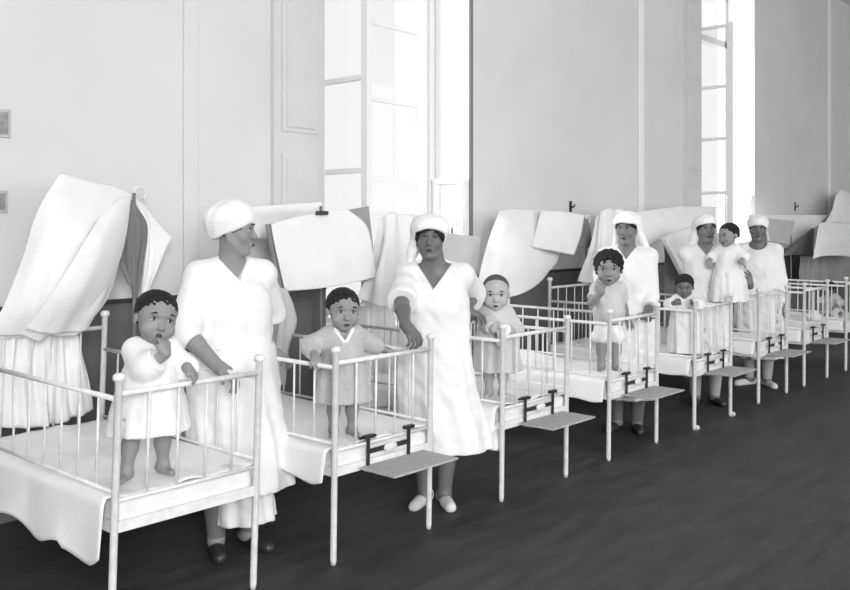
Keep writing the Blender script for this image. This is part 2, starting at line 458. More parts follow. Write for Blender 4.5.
def board(name, pts, th, m, lab, cat, edge=None, group=None):
    """a stiff slab seen from its face; pts are the four world corners"""
    p = [Vector(q) for q in pts]; n_ = (p[1]-p[0]).cross(p[3]-p[0]).normalized()
    if n_.y < 0: n_ = -n_
    bm = bmesh.new(); f = [bm.verts.new(v) for v in p]; b_ = [bm.verts.new(v+n_*th) for v in p]
    bm.faces.new(f); bm.faces.new(b_[::-1])
    for i in range(4): bm.faces.new((f[i], b_[i], b_[(i+1) % 4], f[(i+1) % 4]))
    bmesh.ops.recalc_face_normals(bm, faces=bm.faces); bmesh.ops.bevel(bm, geom=list(bm.edges), offset=.004, segments=2, affect='EDGES', profile=.5)
    o = obj(name, bm, M[m]); return tag(o, lab, cat, group) if lab else o

stand(134, 193, 4.36, 'thin iron stand with curled hook beside the nearest crib head')
cloth('canopy_flap', R3([[(108, 205, 4.20), (118, 200, 4.24), (131, 194, 4.31)], [(90, 232, 4.05), (106, 234, 4.06), (126, 234, 4.22)],
    [(72, 262, 4.02), (95, 268, 4.03), (119, 266, 4.20)], [(52, 294, 4.04), (78, 300, 4.05), (107, 297, 4.18)], [(26, 330, 4.15), (56, 334, 4.16), (86, 330, 4.20)]]), M['cloth'],
    'white cloth flap folded forward over the nearest canopy, ending at its hook', 'cloth', nu=50, nv=60, fold=.006, nf=1.6, seed=41, crumple=.003)
cloth('canopy_cloth', R3([[(60, 173, 4.30), (85, 178, 4.30), (110, 185, 4.31), (131, 193, 4.33)],
    [(37, 212, 4.20), (70, 222, 4.08), (98, 222, 4.12), (127, 212, 4.27)],
    [(22, 258, 4.17), (55, 268, 4.05), (90, 268, 4.10), (121, 252, 4.25)],
    [(6, 300, 4.18), (42, 310, 4.10), (80, 308, 4.12), (110, 296, 4.22)],
    [(-12, 336, 4.23), (30, 338, 4.22), (62, 335, 4.22), (87, 329, 4.24)]]), M['cloth'],
    'large white canopy cloth tented over the nearest crib head', 'canopy', 'white cloths draped at the crib heads', nu=60, nv=60, fold=.014, nf=2.6, seed=3, crumple=.005)
cloth('hanging_curtain', R3([[(-14, 333, 4.30), (20, 334, 4.30), (52, 334, 4.31), (80, 331, 4.30)],
    [(-16, 380, 4.30), (18, 382, 4.31), (54, 380, 4.30), (88, 372, 4.30)],
    [(-18, 425, 4.30), (18, 428, 4.30), (56, 424, 4.31), (95, 410, 4.30)]]), M['cloth'],
    'white curtain hanging below the big canopy behind the nearest crib rails', 'curtain', nu=70, nv=30, fold=.016, nf=6, seed=5, foldgrow=False)
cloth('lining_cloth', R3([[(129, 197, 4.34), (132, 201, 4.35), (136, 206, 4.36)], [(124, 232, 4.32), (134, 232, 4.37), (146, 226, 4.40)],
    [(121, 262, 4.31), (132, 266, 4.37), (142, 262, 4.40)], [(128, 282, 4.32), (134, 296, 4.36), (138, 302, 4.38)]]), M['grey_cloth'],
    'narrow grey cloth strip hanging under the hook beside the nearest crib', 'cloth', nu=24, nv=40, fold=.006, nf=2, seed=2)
cloth('cloth_wing', R3([[(133, 195, 4.40), (150, 214, 4.42), (172, 238, 4.40)], [(146, 224, 4.42), (152, 242, 4.44), (162, 258, 4.42)],
    [(144, 262, 4.42), (147, 278, 4.44), (150, 288, 4.42)], [(141, 300, 4.42), (142, 305, 4.43), (144, 306, 4.42)]]), M['cloth'],
    'small white cloth corner spread right of the curled hook', 'cloth', nu=30, nv=40, fold=.004, nf=2, seed=9)

# second crib: grey board with a white cloth over its face
stand(321, 206, 4.36, 'thin iron stand with clip holding the grey board between second and third crib', hook=False)
board('head_board', [P(268, 224, 4.16), P(369, 206, 4.24), P(377, 279, 4.20), P(282, 293, 4.12)], .03, 'panel_grey', 'square grey board hung under a white cloth above the grey coated toddler', 'board', group='boards hung at the crib heads')
cloth('board_cloth', R3([[(271, 224, 4.13), (300, 216, 4.15), (325, 212, 4.17), (346, 208, 4.19)], [(274, 243, 4.12), (304, 236, 4.13), (335, 232, 4.15), (366, 225, 4.18)],
    [(280, 268, 4.10), (310, 262, 4.11), (342, 258, 4.13), (373, 252, 4.16)], [(285, 291, 4.09), (315, 289, 4.10), (347, 284, 4.12), (377, 277, 4.15)]]), M['cloth'],
    'smooth white cloth pinned over the grey board between the first two nurses', 'cloth', nu=50, nv=40, fold=.002, nf=2, seed=4, crumple=.002)
o = box_obj('bulldog_clip', (-.045, .045, -.02, .0, -.012, .012), M['iron'], None, .003); o.location = P(321, 213, 4.15); tag(o, 'black clip gripping the top edge of the white cloth on the board', 'clip')
cloth('top_cloth', R3([[(232, 209, 4.385), (262, 206, 4.385), (292, 204, 4.385), (323, 202, 4.38)], [(236, 222, 4.39), (262, 220, 4.39), (292, 217, 4.39), (323, 214, 4.385)], [(240, 240, 4.39), (268, 238, 4.39), (294, 236, 4.39), (322, 232, 4.385)]]), M['cloth'],
    'long white cloth band strung behind the first nurse', 'cloth', nu=40, nv=20, fold=.004, nf=4, seed=14)
cloth('gathered_cloth', R3([[(262, 285, 4.05), (272, 286, 4.02), (284, 290, 4.04)], [(262, 305, 4.04), (275, 306, 3.98), (291, 308, 4.03)], [(262, 325, 4.04), (276, 327, 3.98), (291, 322, 4.03)], [(264, 345, 4.05), (274, 352, 4.01), (284, 345, 4.04)], [(266, 385, 4.05), (273, 388, 4.02), (281, 384, 4.04)]]), M['pale_cloth'],
    'gathered pale cloth knotted on the head rail behind the first nurse', 'cloth', nu=30, nv=50, fold=.02, nf=3, seed=6, foldgrow=False)
# third crib
cloth('canopy_cloth', R3([[(378, 219, 4.25), (392, 213, 4.22), (414, 216, 4.25)], [(374, 245, 4.22), (392, 245, 4.12), (416, 245, 4.2)], [(366, 275, 4.2), (388, 280, 4.05), (415, 280, 4.15)], [(357, 298, 4.2), (382, 306, 4.08), (412, 306, 4.15)]]), M['cloth'],
    'bunched white canopy cloth behind the left shoulder of the second nurse', 'canopy', 'white cloths draped at the crib heads', nu=40, nv=40, fold=.015, nf=2, seed=8, foldgrow=False)
stand(404, 222, 4.38, 'thin iron stand hidden behind the second nurse', hook=True)
cloth('hanging_curtain', R3([[(345, 300, 4.32), (370, 304, 4.3), (395, 306, 4.32)], [(345, 340, 4.32), (370, 342, 4.3), (395, 342, 4.32)], [(346, 385, 4.32), (370, 385, 4.3), (395, 385, 4.32)]]), M['cloth'],
    'white curtain behind the crib rails between toddler and second nurse', 'curtain', nu=50, nv=24, fold=.014, nf=4, seed=15, foldgrow=False)
board('head_board', [P(440, 232, 4.2), P(481, 237, 4.24), P(476, 294, 4.22), P(438, 296, 4.18)], .025, 'pale_cloth', 'pale square board hanging right of the second nurse head', 'board', group='boards hung at the crib heads')
stand(452, 228, 4.36, 'thin iron stand behind the pale square board')
# fourth crib
cloth('canopy_cloth', R3([[(499, 212, 4.28), (515, 209, 4.28), (532, 210, 4.29), (560, 213, 4.30)], [(489, 238, 4.15), (508, 238, 4.06), (535, 240, 4.08), (566, 232, 4.25)],
    [(481, 268, 4.10), (503, 272, 4.02), (533, 268, 4.06), (562, 247, 4.22)], [(477, 286, 4.12), (496, 298, 4.06), (526, 291, 4.08), (557, 263, 4.20)]]), M['cloth'],
    'large rounded white canopy cloth above the cropped haired toddler', 'canopy', 'white cloths draped at the crib heads', nu=60, nv=50, fold=.008, nf=2, seed=12)
cloth('folded_cloth', R3([[(541, 211, 4.20), (562, 212, 4.20), (584, 215, 4.22)], [(536, 229, 4.12), (558, 232, 4.10), (580, 234, 4.16)], [(531, 246, 4.04), (552, 251, 4.02), (573, 255, 4.10)]]), M['cloth'],
    'square folded white cloth laid over the rounded canopy', 'cloth', nu=30, nv=30, thick=.022, fold=.002, seed=13, crumple=.002)
stand(586, 219, 4.36, 'thin iron stand with hook right of the square folded cloth')
cloth('lining_cloth', R3([[(583, 218, 4.30), (585, 218, 4.30), (588, 220, 4.31)], [(578, 232, 4.28), (584, 234, 4.3), (591, 233, 4.32)], [(572, 246, 4.28), (583, 248, 4.3), (594, 246, 4.32)]]), M['grey_cloth'],
    'dark grey cloth triangle under the hook of the fourth stand', 'cloth', nu=20, nv=20, fold=.003, seed=1)
# fifth crib
stand(606, 212, 4.30, 'thin iron stand behind the third nurse veil', hook=False)
cloth('canopy_cloth', R3([[(597, 216, 4.30), (606, 209, 4.28), (622, 209, 4.3)], [(590, 245, 4.25), (604, 245, 4.18), (622, 245, 4.25)], [(578, 281, 4.22), (598, 284, 4.16), (622, 286, 4.22)]]), M['cloth'],
    'white canopy cloth falling behind the left of the veiled third nurse', 'canopy', 'white cloths draped at the crib heads', nu=40, nv=40, fold=.012, nf=2.4, seed=21, foldgrow=False)
cloth('canopy_cloth', R3([[(636, 212, 4.34), (662, 209, 4.34), (690, 206, 4.34), (716, 207, 4.34)], [(640, 228, 4.25), (664, 226, 4.22), (690, 222, 4.22), (714, 218, 4.28)], [(644, 246, 4.22), (662, 240, 4.2), (684, 233, 4.2), (704, 228, 4.25)]]), M['cloth'],
    'long white canopy cloth stretched between the third and fourth nurses', 'canopy', 'white cloths draped at the crib heads', nu=50, nv=30, fold=.006, nf=3, seed=22)
stand(676, 209, 4.345, 'thin iron stand holding the long canopy cloth behind the tilted board', hook=False)
stand(688, 236, 3.965, 'thin iron stand behind the tilted white board', hook=False)
board('head_board', [P(664, 237, 3.92), P(691, 227, 3.98), P(706, 268, 3.92), P(686, 280, 3.86)], .04, 'cloth', 'tilted white board hanging above the small dark skinned toddler', 'board', group='boards hung at the crib heads')
cloth('hanging_curtain', R3([[(664, 238, 4.02), (668, 246, 4.02), (684, 276, 3.98)], [(664, 262, 4.04), (672, 275, 4.02), (688, 285, 4.0)], [(665, 335, 4.06), (676, 336, 4.04), (694, 336, 4.04)]]), M['grey_cloth'],  # plain sheet in the dark grey cloth colour
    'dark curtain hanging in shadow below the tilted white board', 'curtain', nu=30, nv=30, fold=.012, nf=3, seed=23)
# cribs at the far end
cloth('canopy_cloth', R3([[(748, 215, 4.38), (775, 215, 4.38), (802, 215, 4.38), (829, 215, 4.36)], [(756, 228, 4.38), (778, 230, 4.37), (800, 230, 4.36), (818, 225, 4.33)], [(765, 245, 4.38), (780, 248, 4.36), (795, 247, 4.35), (806, 236, 4.32)]]), M['cloth'],
    'white canopy cloth stretched behind the farthest nurse', 'canopy', 'white cloths draped at the crib heads', nu=50, nv=24, fold=.005, nf=3, seed=24)
board('head_board', [P(766, 218, 4.24), P(795, 221, 4.26), P(789, 245, 4.25), P(770, 241, 4.22)], .03, 'pale_cloth', 'small pale board right of the farthest nurse head', 'board', group='boards hung at the crib heads')
stand(791, 222, 4.29, 'thin iron stand right of the farthest nurse', hook=True)
cloth('lining_cloth', R3([[(812, 228, 4.26), (813, 228, 4.26), (814, 229, 4.26)], [(797, 242, 4.22), (805, 241, 4.24), (813, 242, 4.26)], [(782, 256, 4.2), (797, 255, 4.22), (812, 255, 4.26)]]), M['grey_cloth'],
    'grey triangular lining cloth left of the far right cloth', 'cloth', nu=30, nv=20, fold=.003, seed=31)
cloth('draped_cloth', R3([[(819, 223, 4.0), (830, 222, 4.0), (842, 223, 4.02), (860, 224, 4.04)], [(817, 236, 3.94), (826, 238, 3.90), (842, 238, 3.92), (860, 238, 3.96)], [(813, 259, 3.92), (824, 256, 3.88), (842, 256, 3.90), (860, 258, 3.94)]]), M['cloth'],
    'white cloth draped squarely at the far right edge', 'cloth', nu=40, nv=30, fold=.004, nf=2, seed=32)
cloth('draped_cloth', R3([[(836, 196, 4.3), (842, 190, 4.3), (858, 196, 4.3)], [(832, 210, 4.25), (844, 210, 4.2), (860, 212, 4.25)], [(826, 222, 4.2), (842, 223, 4.15), (862, 225, 4.2)]]), M['cloth'],
    'topmost white cloth peaking above the far right canopy', 'cloth', nu=30, nv=24, fold=.006, nf=2, seed=33)
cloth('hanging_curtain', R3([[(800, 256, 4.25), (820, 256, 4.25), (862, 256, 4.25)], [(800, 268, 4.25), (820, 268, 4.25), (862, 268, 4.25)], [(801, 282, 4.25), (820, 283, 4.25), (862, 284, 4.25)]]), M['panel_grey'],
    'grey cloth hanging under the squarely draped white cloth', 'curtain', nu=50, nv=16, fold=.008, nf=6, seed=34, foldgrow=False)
stand(838, 200, 4.42, 'thin iron stand at the far right holding the topmost cloth', hook=False)
cloth('sheet_corner', R3([[(478, 426, 3.02), (490, 426, 3.0), (501, 425, 2.99)], [(481, 438, 3.02), (491, 438, 3.0), (500, 438, 2.99)], [(485, 447, 3.02), (492, 450, 3.0), (499, 450, 2.99)]]), M['cloth'],
    'small white cloth corner hanging beside the front leg of the third crib', 'cloth', nu=16, nv=16, fold=.003, seed=51)
# ------------------------------------------------------------------ smooth solids (for bodies, hair, clothes)
def rotm(yaw=0, pitch=0, roll=0):
    """pitch > 0 looks down, yaw > 0 turns to the figure's left (+x), roll > 0 tips the head to its left"""
    return np.array(Matrix.Rotation(yaw, 3, 'Z') @ Matrix.Rotation(pitch, 3, 'X') @ Matrix.Rotation(roll, 3, 'Y'))
class Solid:
    def __init__(s): s.ops = []
    def cap(s, a, b, ra, rb=None, k=.02, sub=False):
        s.ops.append(('cap', np.array(a, float), np.array(b, float), ra, ra if rb is None else rb, k, sub)); return s
    def ell(s, c, r, R=None, k=.02, sub=False):
        s.ops.append(('ell', np.array(c, float), np.array(r, float)*np.ones(3), np.eye(3) if R is None else R, None, k, sub)); return s
    def fn(s, lo, hi, f, k=.02, sub=False):
        s.ops.append(('fn', np.array(lo, float), np.array(hi, float), f, None, k, sub)); return s
    def bounds(s):
        lo = np.full(3, 1e9); hi = -lo
        for t, a, b, c, d, k, sub in s.ops:
            if sub: continue
            if t == 'cap': m = max(c, d); l, h = np.minimum(a, b)-m, np.maximum(a, b)+m
            elif t == 'ell': e = np.sqrt(((c*b)**2).sum(1)); l, h = a-e, a+e
            else: l, h = a, b
            lo = np.minimum(lo, l); hi = np.maximum(hi, h)
        return lo, hi
    def mesh(s, h, name='solid', noise=None):
        lo, hi = s.bounds(); lo = lo-3*h; hi = hi+3*h
        n = np.ceil((hi-lo)/h).astype(int)+1
        ax = [lo[i]+h*np.arange(n[i]) for i in range(3)]
        F = np.full(n, 1.0, np.float32)
        for t, a, b, c, d, k, sub in s.ops:
            if t == 'cap': m = max(c, d); l, g = np.minimum(a, b)-m, np.maximum(a, b)+m
            elif t == 'ell': e = np.sqrt(((c*b)**2).sum(1)); l, g = a-e, a+e
            else: l, g = a, b
            pad = k+3*h
            i0 = np.clip(np.floor((l-pad-lo)/h).astype(int), 0, n); i1 = np.clip(np.ceil((g+pad-lo)/h).astype(int)+1, 0, n)
            if (i1 <= i0).any(): continue
            X, Y, Z = np.meshgrid(*[ax[q][i0[q]:i1[q]] for q in range(3)], indexing='ij')
            if t == 'cap':
                ab = b-a; L2 = (ab@ab)+1e-12
                T = np.clip(((X-a[0])*ab[0]+(Y-a[1])*ab[1]+(Z-a[2])*ab[2])/L2, 0, 1)
                D = np.sqrt((X-a[0]-T*ab[0])**2+(Y-a[1]-T*ab[1])**2+(Z-a[2]-T*ab[2])**2)-(c+(d-c)*T)
            elif t == 'ell':
                x, y, z = X-a[0], Y-a[1], Z-a[2]; q = [x*c[0, i]+y*c[1, i]+z*c[2, i] for i in range(3)]
                k0 = np.sqrt(sum((q[i]/b[i])**2 for i in range(3))); k1 = np.sqrt(sum((q[i]/b[i]**2)**2 for i in range(3)))+1e-9
                D = k0*(k0-1)/k1
            else: D = c(X, Y, Z)
            sl = tuple(slice(i0[q], i1[q]) for q in range(3)); A = F[sl]
            if sub:
                kk = max(k, 1e-4); hh = np.clip(.5-.5*(A+D)/kk, 0, 1); F[sl] = A+(-D-A)*hh+kk*hh*(1-hh)
            else:
                kk = max(k, 1e-4); hh = np.clip(.5+.5*(A-D)/kk, 0, 1); F[sl] = A+(D-A)*hh-kk*hh*(1-hh)
        if noise:
            X, Y, Z = np.meshgrid(*ax, indexing='ij'); F = F+noise(X, Y, Z).astype(np.float32)
        I = F < 0
        c8 = [F[dx:n[0]-1+dx, dy:n[1]-1+dy, dz:n[2]-1+dz] for dx in (0, 1) for dy in (0, 1) for dz in (0, 1)]
        mn = np.minimum.reduce(c8); mxx = np.maximum.reduce(c8)
        act = (mn < 0) & (mxx >= 0); idx = np.argwhere(act)
        vid = np.full(act.shape, -1, np.int64); vid[act] = np.arange(len(idx))
        f8 = {}
        for dx in (0, 1):
            for dy in (0, 1):
                for dz in (0, 1): f8[dx, dy, dz] = F[idx[:, 0]+dx, idx[:, 1]+dy, idx[:, 2]+dz].astype(float)
        acc = np.zeros((len(idx), 3)); cnt = np.zeros(len(idx))
        for p in f8:
            for q in range(3):
                if p[q] == 0:
                    r = list(p); r[q] = 1; r = tuple(r); fa, fb = f8[p], f8[r]
                    m = (fa < 0) != (fb < 0); t = np.where(m, fa/(fa-fb+1e-20*(fa == fb)), 0)
                    pos = np.tile(np.array(p, float), (len(idx), 1)); pos[:, q] = t
                    acc += pos*m[:, None]; cnt += m
        V = lo+h*(idx+acc/cnt[:, None])
        Q = []
        for q in range(3):
            o1, o2 = [(1, 2), (2, 0), (0, 1)][q]
            sa = [slice(1, n[i]-1) for i in range(3)]; sa[q] = slice(0, n[q]-1); sb = list(sa); sb[q] = slice(1, n[q])
            a_, b_ = I[tuple(sa)], I[tuple(sb)]; e = np.argwhere(a_ != b_)
            if not len(e): continue
            g = e+np.array([0 if i == q else 1 for i in range(3)])
            inside = I[tuple(g.T)]
            def vv(d1, d2):
                gg = g.copy(); gg[:, o1] -= d1; gg[:, o2] -= d2; return vid[tuple(gg.T)]
            quad = np.stack([vv(1, 1), vv(0, 1), vv(0, 0), vv(1, 0)], 1)
            quad[~inside] = quad[~inside][:, ::-1]; Q.append(quad)
        Q = np.vstack(Q); Q = Q[(Q >= 0).all(1)]
        me = bpy.data.meshes.new(name)
        me.vertices.add(len(V)); me.vertices.foreach_set('co', V.astype(np.float32).ravel())
        me.loops.add(len(Q)*4); me.loops.foreach_set('vertex_index', Q.ravel().astype(np.int32))
        me.polygons.add(len(Q)); me.polygons.foreach_set('loop_start', np.arange(0, len(Q)*4, 4, dtype=np.int32))
        me.polygons.foreach_set('loop_total', np.full(len(Q), 4, np.int32))
        me.update(calc_edges=True); me.validate()
        return me
def lathe_fn(prof, folds=0, nf=9, ph=0.0, cut=None, off=0.0):
    """vertical garment: prof rows (z, rx, ry, cx, cy) from hem to neck; folds grow towards the hem"""
    pr = np.array(sorted(prof), float); z0, z1 = pr[0, 0], pr[-1, 0]
    N_ = 240; zd = np.linspace(z0, z1, N_); w_ = 17; ker = np.hanning(w_*2+1); ker /= ker.sum(); den = [zd]
    for i in range(1, 5):
        v = np.interp(zd, pr[:, 0], pr[:, i]); v = np.concatenate([2*v[0]-v[w_:0:-1], v, 2*v[-1]-v[-2:-w_-2:-1]]); den.append(np.convolve(v, ker, 'valid'))
    pr = np.stack(den, 1); pr[:, 1:3] = np.maximum(pr[:, 1:3], .005)
    def f(X, Y, Z):
        zz = np.clip(Z, z0, z1)
        rx, ry, cx, cy = [np.interp(zz, pr[:, 0], pr[:, i]) for i in (1, 2, 3, 4)]
        x, y = X-cx, Y-cy; a = np.arctan2(y/ry, x/rx)
        g = folds*(.18+.82*np.clip((z1-zz)/(z1-z0)*1.25-.2, 0, 1))*np.clip((z1-zz)/.10, 0, 1)
        w = 1+g*(np.sin(nf*a+ph+1.5*np.sin(6*zz+ph))+.55*np.sin((nf+4)*a-2*ph+5*zz)+.3*np.sin((2*nf+3)*a+ph))
        r = np.sqrt((x/rx)**2+(y/ry)**2)+1e-6
        d = (r-w)*np.minimum(rx, ry)-off
        d = d-(.0035 if z1-z0 > .6 else .0022)*(np.sin(38*X+22*Z+3*np.sin(9*Z))*np.sin(17*Z-24*Y)+.6*np.sin(70*Z+25*X+2*np.sin(20*X))*np.sin(30*X+10*Y))
        return np.maximum(d, np.maximum(z0-Z, Z-z1))
    lo = [(pr[:, 3]-pr[:, 1]).min()*1.0-.05, (pr[:, 4]-pr[:, 2]).min()-.05, z0]
    hi = [(pr[:, 3]+pr[:, 1]).max()+.05, (pr[:, 4]+pr[:, 2]).max()+.05, z1]
    return lo, hi, f
def ik(s, t, l1, l2, pole):
    s, t, pole = map(lambda v: np.array(v, float), (s, t, pole)); d = t-s; L = np.linalg.norm(d); M_ = (l1+l2)*.995
    if L > M_: t = s+d/L*M_; d = t-s; L = M_
    u = d/L; a = (l1*l1-l2*l2+L*L)/(2*L); h = math.sqrt(max(l1*l1-a*a, 0)); p = pole-u*(pole@u); p /= np.linalg.norm(p)+1e-9
    return s+u*a+p*h, t
def nrm(v): v = np.array(v, float); return v/(np.linalg.norm(v)+1e-9)
def hand(S_, w, d, n, side, k, curl=.5, thumb=.8):
    """five fingered hand: w wrist, d pointing direction, n palm normal, side = direction of the thumb, k = hand length"""
    d = nrm(d); n = np.array(n, float); n = nrm(n-d*(n@d)); t = np.array(side, float); t = nrm(t-d*(t@d)-n*(t@n))
    pl = .48*k; S_.cap(w, w+d*pl*.45, .16*k, .19*k, .02*k*5)
    for q in (-.17, 0, .17): S_.cap(w+d*pl*.35+t*q*k*.8, w+d*pl*.92+t*q*k*1.1, .105*k, .095*k, .012)
    for i, (off, ln) in enumerate(((.255, .43), (.09, .49), (-.08, .46), (-.245, .36))):
        p = w+d*pl*.9+t*off*k; L = ln*k; a = curl*.35
        dirs = [a+.06*i*curl, a+curl*.75, a+curl*1.45]; q = p
        for j, (ang, fr) in enumerate(zip(dirs, (.44, .31, .25))):
            dd = nrm(d*math.cos(ang)+n*math.sin(ang)+t*off*.35); e = q+dd*L*fr
            S_.cap(q, e, k*(.062-.008*j), k*(.056-.008*j), .004 if j else .010); q = e
    p = w+d*pl*.22+t*.16*k; dd = nrm(t*thumb+d*.75+n*.35); e = p+dd*.24*k; S_.cap(p, e, .085*k, .066*k, .012)
    dd = nrm(t*thumb*.35+d*.9+n*(.35+curl*.4)); e2 = e+dd*.2*k; S_.cap(e, e2, .064*k, .052*k, .005)
def head(S_, c, R, hh, child=False, mouth_open=False):
    """head of height hh centred at c; local -y is the face"""
    def p(x, y, z): return c+R@(np.array([x, y, z])*hh)
    def e(x, y, z, rx, ry, rz, k=.06, sub=False, R2=None): S_.ell(p(x, y, z), np.array([rx, ry, rz])*hh, R if R2 is None else R@R2, k*hh, sub)
    if child:
        e(0, .06, .14, .38, .44, .37); e(0, -.06, .02, .34, .36, .36); e(0, -.10, -.2, .27, .28, .26, .1); e(0, -.29, -.38, .10, .09, .08, .12)
        for s in (-1, 1): e(s*.19, -.26, -.2, .13, .11, .13, .1); e(s*.37, .05, -.07, .035, .075, .115, .03)
        e(0, -.42, -.11, .035, .05, .06, .06); e(0, -.445, -.155, .05, .05, .038, .03)
        for s in (-1, 1): e(s*.05, -.425, -.165, .028, .03, .022, .02)
        e(0, -.385, .10, .2, .05, .05, .06)
        for s in (-1, 1): e(s*.155, -.43, -.0, .085, .06, .05, .05, True)
        e(0, -.375, -.29, .09, .05, .022, .03); e(0, -.37, -.325, .075, .05, .024, .03)
    else:
        e(0, .06, .17, .33, .42, .33); e(0, -.05, .03, .29, .34, .36); e(0, -.09, -.25, .22, .28, .24, .12); e(0, -.29, -.44, .10, .085, .07, .1)
        for s in (-1, 1): e(s*.18, -.22, -.12, .10, .10, .11, .08); e(s*.305, .06, -.06, .032, .075, .12, .03); S_.cap(p(s*.24, .03, -.2), p(s*.1, -.22, -.44), .07*hh, .06*hh, .1*hh)
        S_.cap(p(0, -.37, .05), p(0, -.455, -.12), .028*hh, .045*hh, .05*hh)
        for s in (-1, 1): e(s*.05, -.43, -.14, .035, .04, .028, .02)
        e(0, -.355, .13, .19, .05, .035, .06)
        for s in (-1, 1): e(s*.135, -.40, .035, .075, .06, .045, .045, True)
        e(0, -.385, -.255, .095, .05, .024, .025); e(0, -.375, -.295, .08, .05, .028, .025)
    if mouth_open: e(0, -.41, -.30, .07, .06, .05, .02, True)
def face_parts(par, c, R, hh, child, skin, mouth_open=False, lids=.5):
    def p(x, y, z): return c+R@(np.array([x, y, z])*hh)
    ex, ey, ez, er = (.155, -.335, -.005, .062) if child else (.135, -.33, .03, .050)
    for s in (-1, 1):
        S_ = Solid().ell(p(s*ex, ey, ez), np.array([er*1.05, er*.9, er*.62])*hh, R, 0)
        eo = obj('eye', S_.mesh(hh*.012), M['eye'], par, True)
        S_ = Solid().ell(p(s*ex, ey-er*.72, ez), np.array([er*.5, er*.32, er*.5])*hh, R, 0)
        obj('iris', S_.mesh(hh*.012), M['iris'], eo, True)
        S_ = Solid(); q = [p(s*(ex+dx), ey-.045-.02*(1-abs(dx)*6), ez+.115+dz) for dx, dz in ((-.075, -.01), (0, .015), (.08, -.01))]
        if child: q = [v+R@np.array([0, -.02*hh, 0]) for v in q]
        S_.cap(q[0], q[1], .013*hh, .016*hh, .01*hh).cap(q[1], q[2], .016*hh, .010*hh, .01*hh)
        obj('eyebrow', S_.mesh(hh*.012), M['hair'], par, True)
        S_ = Solid(); q = [p(s*(ex+dx), ey-er*.75+abs(dx)*.3, ez+er*.55+dz) for dx, dz in ((-.07, -.02), (0, .005), (.07, -.018))]
        S_.cap(q[0], q[1], .010*hh, .012*hh, .006*hh).cap(q[1], q[2], .012*hh, .010*hh, .006*hh)
        obj('eyelash', S_.mesh(hh*.010), M['iris'], par, True)
    S_ = Solid(); z = -.305 if child else -.272; y = -.405 if child else -.412
    S_.ell(p(0, y, z+.012), np.array([.085, .032, .016])*hh, R, .01*hh); S_.ell(p(0, y+.004, z-.02), np.array([.07, .034, .02])*hh, R, .01*hh)
    if mouth_open: S_ = Solid().ell(p(0, y+.02, z), np.array([.065, .03, .05])*hh, R, 0)
    obj('lips', S_.mesh(hh*.012), M['lip'], par, True)

